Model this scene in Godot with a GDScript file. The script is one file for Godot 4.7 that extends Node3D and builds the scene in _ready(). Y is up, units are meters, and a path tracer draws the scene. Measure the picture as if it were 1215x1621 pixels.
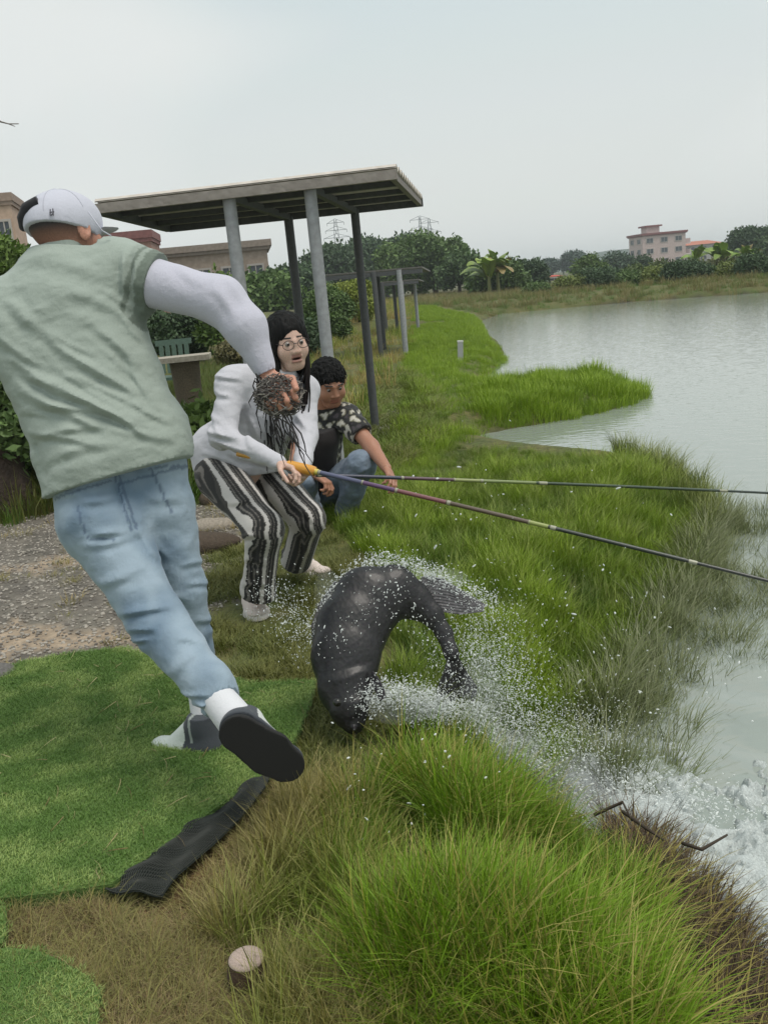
extends Node3D

# ---------------------------------------------------------------- shapes
class Soup:
	var v := PackedVector3Array()
	var n := PackedVector3Array()
	var c := PackedColorArray()
	var i := PackedInt32Array()

	func quad(a: Vector3, b: Vector3, cc: Vector3, d: Vector3, col: Color) -> void:
		var nn := (cc - a).cross(b - a).normalized()
		if nn.length() < 0.5:
			nn = (d - a).cross(cc - a).normalized()
		var s := v.size()
		for p in [a, b, cc, d]:
			v.append(p)
			n.append(nn)
			c.append(col)
		i.append_array(PackedInt32Array([s, s + 1, s + 2, s, s + 2, s + 3]))

	func box(xf: Transform3D, size: Vector3, col := Color.WHITE) -> void:
		var h := size / 2
		var p := []
		for k in 8:
			p.append(xf * Vector3(h.x if k & 1 else -h.x, h.y if k & 2 else -h.y, h.z if k & 4 else -h.z))
		for f in [[4, 6, 7, 5], [1, 3, 2, 0], [5, 7, 3, 1], [0, 2, 6, 4], [2, 3, 7, 6], [4, 5, 1, 0]]:
			quad(p[f[0]], p[f[1]], p[f[2]], p[f[3]], col)

	# a swept tube: path points, a radius pair (across, along up) for each, closed at both ends
	func tube(path: Array, radii: Array, sides: int, col, up := Vector3.UP) -> void:
		var s := v.size()
		var m := path.size()
		for k in m:
			var p: Vector3 = path[k]
			var t: Vector3 = (path[mini(k + 1, m - 1)] - path[maxi(k - 1, 0)]).normalized()
			var x := up.cross(t)
			x = x.normalized() if x.length() > 0.01 else Vector3(0.7, 0.1, 0.7).cross(t).normalized()
			var y := t.cross(x)
			var r = radii[k] if radii[k] is Vector2 else Vector2(radii[k], radii[k])
			var cl: Color = col[k] if col is Array else col
			for j in sides:
				var a := TAU * j / sides
				v.append(p + x * cos(a) * r.x + y * sin(a) * r.y)
				n.append((x * cos(a) * r.y + y * sin(a) * r.x).normalized())
				c.append(cl)
		for k in m - 1:
			for j in sides:
				var a := s + k * sides + j
				var b := s + k * sides + (j + 1) % sides
				i.append_array(PackedInt32Array([a, a + sides, b, b, a + sides, b + sides]))
		for e in 2:
			var first := s + (m - 1) * sides * e
			var t: Vector3 = (path[1] - path[0] if e == 0 else path[m - 1] - path[m - 2]).normalized()
			var at := v.size()
			v.append(path[(m - 1) * e])
			n.append(-t if e == 0 else t)
			c.append(c[first])
			for j in sides:
				if e == 0:
					i.append_array(PackedInt32Array([at, first + j, first + (j + 1) % sides]))
				else:
					i.append_array(PackedInt32Array([at, first + (j + 1) % sides, first + j]))

	# a ribbon along path; wide: its half width vector at each point
	func ribbon(path: Array, wide: Array, col: Color) -> void:
		for k in path.size() - 1:
			quad(path[k] - wide[k], path[k + 1] - wide[k + 1], path[k + 1] + wide[k + 1], path[k] + wide[k], col)

	func ball(at: Vector3, r: Vector3, rings: int, sides: int, col: Color, basis := Basis()) -> void:
		var s := v.size()
		for a in rings + 1:
			var t := PI * a / rings
			for b in sides:
				var f := TAU * b / sides
				var q := Vector3(sin(t) * cos(f), cos(t), sin(t) * sin(f))
				v.append(at + basis * (q * r))
				n.append((basis * (q / r)).normalized())
				c.append(col)
		for a in rings:
			for b in sides:
				var p := s + a * sides + b
				var q := s + a * sides + (b + 1) % sides
				i.append_array(PackedInt32Array([p, p + sides, q, q, p + sides, q + sides]))

	func mesh(origin := Vector3.ZERO) -> ArrayMesh:
		var arr := []
		arr.resize(Mesh.ARRAY_MAX)
		if origin != Vector3.ZERO:
			for k in v.size():
				v[k] -= origin
		arr[Mesh.ARRAY_VERTEX] = v
		arr[Mesh.ARRAY_NORMAL] = n
		arr[Mesh.ARRAY_COLOR] = c
		arr[Mesh.ARRAY_INDEX] = i
		var m := ArrayMesh.new()
		m.add_surface_from_arrays(Mesh.PRIMITIVE_TRIANGLES, arr)
		return m


# a distance field on a grid, joined from tapered bones, meshed as surface nets
class Field:
	var o: Vector3
	var h: float
	var nx: int
	var ny: int
	var nz: int
	var d := PackedFloat32Array()

	func _init(lo: Vector3, hi: Vector3, cell: float) -> void:
		h = cell
		o = lo - Vector3.ONE * cell * 3.0
		nx = int(ceil((hi.x - lo.x) / cell)) + 7
		ny = int(ceil((hi.y - lo.y) / cell)) + 7
		nz = int(ceil((hi.z - lo.z) / cell)) + 7
		d.resize(nx * ny * nz)
		d.fill(1000.0)

	func span(lo: Vector3, hi: Vector3) -> Array:
		var a := ((lo - o) / h).floor()
		var b := ((hi - o) / h).ceil()
		return [clampi(int(a.x), 0, nx - 1), clampi(int(a.y), 0, ny - 1), clampi(int(a.z), 0, nz - 1), clampi(int(b.x), 0, nx - 1), clampi(int(b.y), 0, ny - 1), clampi(int(b.z), 0, nz - 1)]

	# thin: a unit direction along which the bone is flattened by the factor flat
	func bone(a: Vector3, b: Vector3, ra: float, rb: float, k := 0.03, thin := Vector3.ZERO, flat := 1.0, cut := false) -> void:
		var m := maxf(ra, rb) + k + 2.5 * h
		var s := span(a.min(b) - Vector3.ONE * m, a.max(b) + Vector3.ONE * m)
		var ab := b - a
		var tn := thin * (flat - 1.0)
		ab += tn * ab.dot(thin)
		var inv := 1.0 / maxf(ab.length_squared(), 1e-9)
		var dr := rb - ra
		var ik := 1.0 / maxf(k, 1e-6)
		for z in range(s[2], s[5] + 1):
			for y in range(s[1], s[4] + 1):
				var c: int = (z * ny + y) * nx + s[0]
				var q := Vector3(o.x + h * s[0], o.y + h * y, o.z + h * z) - a
				for x in range(s[0], s[3] + 1):
					var p := q
					if flat != 1.0:
						p += tn * q.dot(thin)
					var t := clampf(p.dot(ab) * inv, 0.0, 1.0)
					var e := (p - ab * t).length() - (ra + dr * t)
					var w := d[c]
					if cut:
						var g := maxf(k - absf(w + e), 0.0) * ik
						d[c] = maxf(w, -e) + g * g * k * 0.25
					else:
						var g := maxf(k - absf(w - e), 0.0) * ik
						d[c] = minf(w, e) - g * g * k * 0.25
					q.x += h
					c += 1

	func egg(at: Vector3, basis: Basis, r: Vector3, k := 0.02, cut := false) -> void:
		var m := maxf(r.x, maxf(r.y, r.z)) + k + 2.5 * h
		var s := span(at - Vector3.ONE * m, at + Vector3.ONE * m)
		var ir := Vector3.ONE / r
		var ir2 := ir * ir
		var ik := 1.0 / maxf(k, 1e-6)
		var bt := basis.transposed()
		for z in range(s[2], s[5] + 1):
			for y in range(s[1], s[4] + 1):
				var c: int = (z * ny + y) * nx + s[0]
				for x in range(s[0], s[3] + 1):
					var q := bt * (Vector3(o.x + h * x, o.y + h * y, o.z + h * z) - at)
					var k0 := (q * ir).length()
					var e := k0 * (k0 - 1.0) / maxf((q * ir2).length(), 1e-6)
					var w := d[c]
					if cut:
						var g := maxf(k - absf(w + e), 0.0) * ik
						d[c] = maxf(w, -e) + g * g * k * 0.25
					else:
						var g := maxf(k - absf(w - e), 0.0) * ik
						d[c] = minf(w, e) - g * g * k * 0.25
					c += 1

	# hollow the solid into a shell
	func shell(thick: float) -> void:
		for c in d.size():
			var w := d[c]
			if w < 0.0:
				d[c] = maxf(w, -(w + thick))

	# cut off what lies beyond the plane, within reach of the point
	func slice(at: Vector3, normal: Vector3, reach := 10.0) -> void:
		var s := span(at - Vector3.ONE * reach, at + Vector3.ONE * reach)
		for z in range(s[2], s[5] + 1):
			for y in range(s[1], s[4] + 1):
				var c: int = (z * ny + y) * nx + s[0]
				for x in range(s[0], s[3] + 1):
					if d[c] < 0.2:
						var q := Vector3(o.x + h * x, o.y + h * y, o.z + h * z) - at
						if q.length() < reach:
							d[c] = maxf(d[c], q.dot(normal))
					c += 1

	# a fold of cloth: a ridge beside a groove along a-b, on the side of the body that faces along n
	func crease(a: Vector3, b: Vector3, amp: float, w: float, n: Vector3, deep := 0.2) -> void:
		var m := 3.0 * w
		var lo := a.min(b) - Vector3.ONE * m
		var hi := a.max(b) + Vector3.ONE * m
		var nd := n * deep
		var s := span((lo - nd).min(lo + nd), (hi - nd).max(hi + nd))
		var ab := b - a
		ab -= n * ab.dot(n)
		var inv := 1.0 / maxf(ab.length_squared(), 1e-9)
		var side := n.cross(ab).normalized()
		for z in range(s[2], s[5] + 1):
			for y in range(s[1], s[4] + 1):
				var c: int = (z * ny + y) * nx + s[0]
				for x in range(s[0], s[3] + 1):
					if absf(d[c]) < 8.0 * h:
						var q := Vector3(o.x + h * x, o.y + h * y, o.z + h * z) - a
						q -= n * q.dot(n)
						var t := q.dot(ab) * inv
						if t > 0.0 and t < 1.0:
							var u := q.dot(side) / w + 0.35 * sin(t * 5.0 + a.x * 40.0)
							if absf(u) < 3.0:
								d[c] -= amp * sin(t * PI) * (exp(-(u - 0.7) * (u - 0.7)) - 0.9 * exp(-(u + 0.7) * (u + 0.7)))
					c += 1

	func rough(noise: FastNoiseLite, amp: float, stretch := Vector3.ONE) -> void:
		for z in nz:
			for y in ny:
				var c := (z * ny + y) * nx
				for x in nx:
					if absf(d[c]) < 3.0 * h:
						d[c] += amp * noise.get_noise_3dv(Vector3(o.x + h * x, o.y + h * y, o.z + h * z) * stretch)
					c += 1

	func into(s: Soup, col) -> void:
		var id := PackedInt32Array()
		id.resize(d.size())
		id.fill(-1)
		var off := PackedInt32Array([0, 1, nx, nx + 1, nx * ny, nx * ny + 1, nx * ny + nx, nx * ny + nx + 1])
		var ea := PackedInt32Array([0, 2, 4, 6, 0, 1, 4, 5, 0, 1, 2, 3])
		var eb := PackedInt32Array([1, 3, 5, 7, 2, 3, 6, 7, 4, 5, 6, 7])
		var corner := PackedVector3Array()
		for k in 8:
			corner.append(Vector3(k & 1, (k >> 1) & 1, (k >> 2) & 1))
		var w := PackedFloat32Array()
		w.resize(8)
		var lim := 4.0 * h
		var picks := col is Callable
		for z in nz - 1:
			for y in ny - 1:
				var c := (z * ny + y) * nx
				for x in nx - 1:
					var first := d[c]
					if first < lim and first > -lim:
						var inside := 0
						for k in 8:
							var e := d[c + off[k]]
							w[k] = e
							if e < 0.0:
								inside += 1
						if inside > 0 and inside < 8:
							var sum := Vector3.ZERO
							var m := 0
							for k in 12:
								var p := w[ea[k]]
								var q := w[eb[k]]
								if (p < 0.0) != (q < 0.0):
									sum += corner[ea[k]].lerp(corner[eb[k]], p / (p - q))
									m += 1
							var at := o + (Vector3(x, y, z) + sum / m) * h
							var g := Vector3(w[1] + w[3] + w[5] + w[7] - w[0] - w[2] - w[4] - w[6], w[2] + w[3] + w[6] + w[7] - w[0] - w[1] - w[4] - w[5], w[4] + w[5] + w[6] + w[7] - w[0] - w[1] - w[2] - w[3]).normalized()
							id[c] = s.v.size()
							s.v.append(at)
							s.n.append(g)
							s.c.append(col.call(at, g) if picks else col)
					c += 1
		var step := PackedInt32Array([1, nx, nx * ny])
		for z in range(1, nz - 1):
			for y in range(1, ny - 1):
				var c := (z * ny + y) * nx + 1
				for x in range(1, nx - 1):
					if id[c] >= 0:
						var here := d[c] < 0.0
						for k in 3:
							if here != (d[c + step[k]] < 0.0):
								var u := step[(k + 1) % 3]
								var v := step[(k + 2) % 3]
								var p := id[c]
								var q := id[c - u]
								var r := id[c - u - v]
								var t := id[c - v]
								if q >= 0 and r >= 0 and t >= 0:
									if here:
										s.i.append_array(PackedInt32Array([p, r, q, p, t, r]))
									else:
										s.i.append_array(PackedInt32Array([p, q, r, p, r, t]))
					c += 1


# ---------------------------------------------------------------- objects
var names := {}


func numbered(called: String) -> String:
	names[called] = names.get(called, -1) + 1
	return called if names[called] == 0 else "%s_%03d" % [called, names[called]]


func tag(o: Node3D, label: String, category: String, group := "") -> Node3D:
	o.set_meta("label", label)
	o.set_meta("category", category)
	if group:
		o.set_meta("group", group)
	return o


func thing(called: String, label: String, category: String, at: Vector3, group := "") -> Node3D:
	var o := Node3D.new()
	o.name = numbered(called)
	add_child(o)
	o.position = at
	return tag(o, label, category, group)


func origin_of(o: Node) -> Vector3:
	var at := Vector3.ZERO
	while o != self:
		at += o.position
		o = o.get_parent()
	return at


func part(called: String, s: Soup, m: Material, parent: Node = self) -> MeshInstance3D:
	var o := MeshInstance3D.new()
	o.mesh = s.mesh(origin_of(parent))
	o.material_override = m
	o.name = numbered(called) if parent == self else called
	parent.add_child(o, true)
	return o


func structure(called: String, s: Soup, m: Material) -> MeshInstance3D:
	var o := part(called, s, m)
	o.set_meta("kind", "structure")
	return o


func copies(called: String, mesh: Mesh, m: Material, where: Array, tints: Array, parent: Node = self) -> MultiMeshInstance3D:
	var mm := MultiMesh.new()
	mm.transform_format = MultiMesh.TRANSFORM_3D
	mm.use_colors = true
	mm.mesh = mesh
	mm.instance_count = where.size()
	for k in where.size():
		mm.set_instance_transform(k, where[k])
		mm.set_instance_color(k, tints[k])
	var o := MultiMeshInstance3D.new()
	o.multimesh = mm
	o.material_override = m
	o.name = numbered(called) if parent == self else called
	parent.add_child(o, true)
	o.set_meta("kind", "stuff")
	return o


func stuff(called: String, label: String, category: String, mesh: Mesh, m: Material, where: Array, tints: Array) -> void:
	if where.size():
		tag(copies(called, mesh, m, where, tints), label, category)


# ---------------------------------------------------------------- materials
var texture_of := {}


func noise_texture(key: String, freq: float, octaves: int, lo: Color, hi: Color, bump := 0.0, kind := FastNoiseLite.TYPE_SIMPLEX_SMOOTH, side := 512) -> NoiseTexture2D:
	if not texture_of.has(key):
		var n := FastNoiseLite.new()
		n.seed = key.hash() % 10000
		n.noise_type = kind
		n.frequency = freq
		n.fractal_octaves = octaves
		var t := NoiseTexture2D.new()
		t.width = side
		t.height = side
		t.seamless = true
		t.noise = n
		if bump > 0.0:
			t.as_normal_map = true
			t.bump_strength = bump
		else:
			var g := Gradient.new()
			g.set_color(0, lo)
			g.set_color(1, hi)
			t.color_ramp = g
		texture_of[key] = t
	return texture_of[key]


func lin(r: float, g: float, b: float) -> Color:
	return Color(r / 255.0, g / 255.0, b / 255.0).srgb_to_linear()


# colours come from the vertices; grain: size in metres of the pattern that varies them; bumpy: relief of the grain
func surface(rough: float, grain := 0.0, bumpy := 0.0, texture := "grain") -> StandardMaterial3D:
	var m := StandardMaterial3D.new()
	m.vertex_color_use_as_albedo = true
	m.roughness = rough
	if grain > 0.0:
		m.uv1_triplanar = true
		m.uv1_world_triplanar = true
		m.uv1_scale = Vector3.ONE / grain
		m.albedo_texture = noise_texture(texture, 0.02, 5, Color(0.72, 0.72, 0.72), Color(1, 1, 1))
		if bumpy > 0.0:
			m.normal_enabled = true
			m.normal_texture = noise_texture("relief", 0.03, 5, Color.BLACK, Color.WHITE, 8.0)
			m.normal_scale = bumpy
	return m


func wrinkles() -> NoiseTexture2D:
	if not texture_of.has("wrinkles"):
		var n := FastNoiseLite.new()
		n.seed = 17
		n.frequency = 0.011
		n.fractal_type = FastNoiseLite.FRACTAL_RIDGED
		n.fractal_octaves = 5
		n.domain_warp_enabled = true
		n.domain_warp_amplitude = 22.0
		n.domain_warp_frequency = 0.02
		var t := NoiseTexture2D.new()
		t.width = 768
		t.height = 768
		t.seamless = true
		t.noise = n
		t.as_normal_map = true
		t.bump_strength = 6.0
		texture_of["wrinkles"] = t
	return texture_of["wrinkles"]


func cloth(rough := 0.9, size := 0.12, fold := 0.5) -> StandardMaterial3D:
	var m := surface(rough, size, 0.35)
	m.albedo_texture = noise_texture("weave", 0.16, 4, Color(0.91, 0.91, 0.91), Color(1, 1, 1))
	m.uv1_scale = Vector3.ONE / (size * 4.0)
	m.normal_texture = wrinkles()
	m.normal_scale = fold
	m.rim_enabled = true
	m.rim = 0.25
	m.rim_tint = 0.6
	return m


func painted(col: Color, rough: float, metal := 0.0, grain := 0.0, bumpy := 0.0) -> StandardMaterial3D:
	var m := surface(rough, grain, bumpy)
	m.vertex_color_use_as_albedo = false
	if grain > 0.0:
		m.albedo_texture = noise_texture("faint", 0.015, 4, Color(0.84, 0.83, 0.82), Color(1, 1, 1))
	m.albedo_color = col.linear_to_srgb()
	m.metallic = metal
	return m


func bounds(points: Array, m: float) -> Array:
	var lo: Vector3 = points[0]
	var hi: Vector3 = points[0]
	for p: Vector3 in points:
		lo = lo.min(p)
		hi = hi.max(p)
	return [lo - Vector3.ONE * m, hi + Vector3.ONE * m]


func field(points: Array, m: float, cell: float) -> Field:
	var b := bounds(points, m)
	return Field.new(b[0], b[1], cell)



func _ready() -> void:
	# --- camera, sky, light, exposure
	var cam := Camera3D.new()
	cam.name = "camera"
	cam.fov = 58.0
	cam.near = 0.05
	cam.far = 4000.0
	cam.position = Vector3(0, 1.28, 0)
	cam.basis = Basis(Vector3.RIGHT, deg_to_rad(-13.6)) * Basis(Vector3.BACK, deg_to_rad(-5.5))
	add_child(cam)
	var env := Environment.new()
	env.background_mode = Environment.BG_SKY
	env.tonemap_mode = Environment.TONE_MAPPER_LINEAR
	env.tonemap_exposure = 1.22
	env.sdfgi_enabled = true
	env.ssao_enabled = true
	env.ssil_enabled = true
	env.sky = Sky.new()
	var pan := PanoramaSkyMaterial.new()
	pan.panorama = overcast()
	env.sky.sky_material = pan
	env.fog_enabled = true
	env.fog_density = 0.0008
	env.fog_light_color = Color(0.86, 0.89, 0.9)
	env.volumetric_fog_enabled = true
	env.volumetric_fog_density = 0.0
	var around := WorldEnvironment.new()
	around.name = "world_environment"
	around.environment = env
	add_child(around)
	var sun := DirectionalLight3D.new()
	sun.name = "sun"
	sun.light_energy = 0.6
	sun.light_color = Color(1.0, 0.97, 0.93)
	sun.light_angular_distance = 30.0
	sun.shadow_enabled = true
	sun.sky_mode = DirectionalLight3D.SKY_MODE_LIGHT_ONLY
	add_child(sun)
	sun.look_at_from_position(Vector3(3, 8, 2), Vector3.ZERO)
	# --- setting, then things
	lay_land()
	grow_grass()
	build_background()
	build_shelters()
	build_mats()
	build_small_things()
	running_man()
	standing_woman()
	squatting_man()
	leaping_fish()
	fishing_rods()
	splash()


func overcast() -> ImageTexture:
	var w := 512
	var h := 256
	var im := Image.create(w, h, false, Image.FORMAT_RGB8)
	var n := FastNoiseLite.new()
	n.seed = 5
	n.frequency = 1.1
	n.fractal_octaves = 3
	for y in h:
		var up := (0.5 - (y + 0.5) / h) * PI
		for x in w:
			var a := TAU * (x + 0.5) / w
			var q := Vector3(cos(up) * sin(a), sin(up) * 2.2, cos(up) * cos(a))
			var c := Color(0.815, 0.83, 0.82).lerp(Color(0.715, 0.78, 0.805), smoothstep(0.02, 0.5, up))
			c = c.lerp(Color(0.80, 0.83, 0.84), smoothstep(0.5, 1.3, up))
			var k := n.get_noise_3dv(q)
			c = c.lerp(Color(0.83, 0.845, 0.84), clampf(0.25 + k * 2.8, 0.0, 1.0))
			im.set_pixel(x, y, c)
	return ImageTexture.create_from_image(im)



# ---------------------------------------------------------------- people
func head(s: Soup, at: Vector3, f: Vector3, u: Vector3, k: float, skin: Color, hair: Color, shout: float, stubble: float) -> Basis:
	f = f.normalized()
	u = (u - f * u.dot(f)).normalized()
	var b := Basis(u.cross(f), u, f)
	var g := Field.new(at - Vector3.ONE * 0.15 * k, at + Vector3.ONE * 0.15 * k, 0.0034 * k)
	var p := func(x: float, y: float, z: float) -> Vector3: return at + b * (Vector3(x, y, z) * k)
	g.egg(p.call(0, 0.03, -0.015), b, Vector3(0.076, 0.085, 0.096) * k, 0.001)
	g.egg(p.call(0, -0.025, 0.022), b, Vector3(0.063, 0.078, 0.068) * k, 0.03 * k)
	g.bone(p.call(-0.018, -0.088, 0.052), p.call(0.018, -0.088, 0.052), 0.024 * k, 0.024 * k, 0.03 * k)
	var soft := 1.0 if shout > 0.0 else 0.0
	for e in [-1.0, 1.0]:
		g.egg(p.call(0.03 * e, 0.006, 0.098 + 0.003 * soft), b, Vector3(0.018, 0.011, 0.016) * k, 0.016 * k, true)
		if soft < 0.5:
			g.bone(p.call(0.014 * e, 0.026, 0.086), p.call(0.042 * e, 0.026, 0.077), 0.006 * k, 0.006 * k, 0.012 * k)
		g.egg(p.call(0.04 * e, -0.032, 0.062), b, Vector3(0.022, 0.022, 0.016) * k, 0.03 * k)
		g.egg(p.call(0.078 * e, -0.004, -0.008), b.rotated(u, 0.35 * e), Vector3(0.008, 0.032, 0.02) * k, 0.008 * k)
		g.egg(p.call(0.087 * e, 0.0, -0.004), b.rotated(u, 0.35 * e), Vector3(0.006, 0.02, 0.011) * k, 0.004 * k, true)
	g.bone(p.call(0, 0.014, 0.083), p.call(0, -0.024, 0.097 - 0.004 * soft), 0.007 * k, (0.0095 - 0.002 * soft) * k, 0.014 * k)
	g.bone(p.call(-0.013, -0.029, 0.09), p.call(0.013, -0.029, 0.09), 0.008 * k, 0.008 * k, 0.008 * k)
	var gap := 0.006 * shout
	g.bone(p.call(-0.019, -0.051 + gap, 0.084), p.call(0.019, -0.051 + gap, 0.084), 0.006 * k, 0.006 * k, 0.006 * k)
	g.bone(p.call(-0.016, -0.062 - gap * 1.6, 0.084), p.call(0.016, -0.062 - gap * 1.6, 0.084), 0.0065 * k, 0.0065 * k, 0.006 * k)
	if shout > 0.0:
		g.egg(p.call(0, -0.058, 0.092), b, Vector3(0.018, 0.0075 * shout, 0.02) * k, 0.004 * k, true)
	var bt := b.transposed()
	g.into(s, func(q: Vector3, _n: Vector3) -> Color:
		var l := bt * (q - at) / k
		var c := skin
		if l.z > 0.05 and absf(l.x) < 0.022 and absf(l.y + 0.0565) < 0.012 + gap * 1.5:
			c = skin.lerp(Color(0.3, 0.07, 0.06), 0.6)
			if shout > 0.0 and l.z < 0.084:
				c = Color(0.05, 0.012, 0.01)
		if l.z > 0.04 and absf(l.y - 0.03) < 0.0032 and absf(l.x) > 0.012 and absf(l.x) < 0.048:
			c = hair
		if stubble > 0.0 and l.z < 0.03 and l.y > -0.075 - l.z * 0.2 and not (absf(l.x) > 0.074 and l.y < 0.035 and l.y > -0.04):
			c = hair.lerp(skin, clampf((-l.y + 0.015) * 14.0, 0.0, stubble))
		return c)
	return b


func eyes(at: Vector3, b: Basis, k: float, m: Material, person: Node3D) -> void:
	for e in [-1.0, 1.0]:
		var s := Soup.new()
		var c: Vector3 = at + b * (Vector3(0.03 * e, 0.006, 0.079) * k)
		s.ball(c, Vector3.ONE * 0.0105 * k, 12, 16, Color(0.27, 0.24, 0.22))
		s.ball(c + b.z * 0.0042 * k, Vector3(0.0078, 0.0074, 0.0072) * k, 10, 14, Color(0.015, 0.01, 0.008))
		part("eye", s, m, person)


# fingers bend from fwd towards the palm's side by curl at each joint
func hand(s: Soup, wrist: Vector3, fwd: Vector3, palm: Vector3, length: float, curl: float, skin: Color, thumb_side := 1.0) -> void:
	fwd = fwd.normalized()
	palm = (palm - fwd * palm.dot(fwd)).normalized()
	var side := fwd.cross(palm) * thumb_side
	var g := Field.new(wrist - Vector3.ONE * length * 0.75 + fwd * length * 0.4, wrist + Vector3.ONE * length * 0.75 + fwd * length * 0.4, 0.0028)
	var z := length / 0.18
	g.bone(wrist - fwd * 0.015, wrist + fwd * 0.03 * z, 0.023 * z, 0.024 * z, 0.01, palm, 1.3)
	for k in 4:
		var across := (1.5 - k) * 0.0185 * z
		var root := wrist + fwd * (0.088 - 0.006 * absf(k - 1.2)) * z + side * across
		g.bone(wrist + fwd * 0.02 * z + side * across * 0.6, root, 0.013 * z, 0.0115 * z, 0.012)
		var at := root
		var a := curl * (0.75 + 0.1 * k)
		var bend := a
		var whole: float = [0.075, 0.083, 0.077, 0.06][k] * z
		for j in 3:
			var dir := fwd * cos(bend) + palm * sin(bend) + side * (1.5 - k) * 0.06
			var to: Vector3 = at + dir.normalized() * whole * [0.48, 0.3, 0.22][j]
			g.bone(at, to, (0.0098 - 0.0011 * j) * z, (0.0092 - 0.0011 * j) * z, 0.003)
			at = to
			bend += a * 1.15
	var base := wrist + fwd * 0.025 * z + side * 0.022 * z + palm * 0.006
	var mid := base + (fwd * 0.55 + side * 0.6 + palm * (0.2 + 0.3 * curl)).normalized() * 0.042 * z
	var tip := mid + (fwd * 0.8 + side * (0.25 - 0.3 * curl) + palm * (0.3 + 0.4 * curl)).normalized() * 0.032 * z
	g.bone(base, mid, 0.0145 * z, 0.0105 * z, 0.01)
	g.bone(mid, tip, 0.0105 * z, 0.0085 * z, 0.003)
	g.bone(tip, tip + (tip - mid) * 0.75, 0.009 * z, 0.0075 * z, 0.003)
	g.into(s, skin)


# a sport shoe: sole and upper; heel and toe are the middles of the sole at either end, up points from the sole to the ankle
func shoe(person: Node3D, heel: Vector3, toe: Vector3, up: Vector3, wide: float, sole_col: Color, upper: Callable, sm: Material, um: Material, high := 0.085) -> void:
	var f := (toe - heel).normalized()
	up = (up - f * up.dot(f)).normalized()
	var x := up.cross(f)
	var len := heel.distance_to(toe)
	var root := Node3D.new()
	root.name = "shoe"
	person.add_child(root, true)
	root.position = heel - origin_of(person)
	var pts := [heel, toe, heel + up * high]
	var g := field(pts, wide + 0.05, 0.004)
	g.bone(heel, heel + f * len * 0.25, wide * 0.86, wide * 0.86, 0.02)
	g.bone(heel + f * len * 0.25, heel + f * len * 0.6, wide * 0.6, wide * 0.62, 0.012)
	g.bone(heel + f * len * 0.7, toe, wide, wide * 0.82, 0.04)
	g.slice(heel, -up)
	g.slice(heel + up * 0.026, up)
	var s := Soup.new()
	g.into(s, sole_col)
	part("sole", s, sm, root)
	g = field(pts, wide + 0.05, 0.004)
	var lift := up * 0.022
	g.bone(heel + lift, heel + f * len * 0.3 + lift, wide * 0.78, wide * 0.76, 0.02)
	g.bone(heel + f * len * 0.3 + lift, toe + lift, wide * 0.74, wide * 0.78, 0.03, up, 1.45)
	g.bone(heel + up * 0.04, heel + f * 0.01 + up * high, wide * 0.74, wide * 0.68, 0.03)
	g.bone(heel + f * len * 0.2 + up * high * 0.8, heel + f * len * 0.62 + up * 0.045, wide * 0.6, wide * 0.55, 0.03)
	g.slice(heel + up * 0.022, -up)
	g.slice(heel + up * (high + 0.008), up)
	s = Soup.new()
	g.into(s, func(p: Vector3, _n: Vector3) -> Color: return upper.call((p - heel).dot(f) / len, (p - heel).dot(up), (p - heel).dot(x)))
	var u := part("upper", s, um, root)
	s = Soup.new()
	for k in 4:
		var c := heel + f * len * (0.42 + 0.085 * k) + up * (0.083 - 0.011 * k)
		s.tube([c - x * 0.024 - up * 0.006, c + up * 0.004, c + x * 0.024 - up * 0.006], [0.0028, 0.0028, 0.0028], 6, sole_col.lerp(Color(0.7, 0.7, 0.7), 0.8), f)
	part("lace", s, um, u)


func cuff_ring(centre: Vector3, axis: Vector3, r: float) -> Array:
	axis = axis.normalized()
	var x := axis.cross(Vector3(0.3, 0.8, 0.5)).normalized()
	var y := axis.cross(x)
	var out := []
	for k in 25:
		out.append(centre + (x * cos(TAU * k / 24) + y * sin(TAU * k / 24)) * r)
	return out


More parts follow.
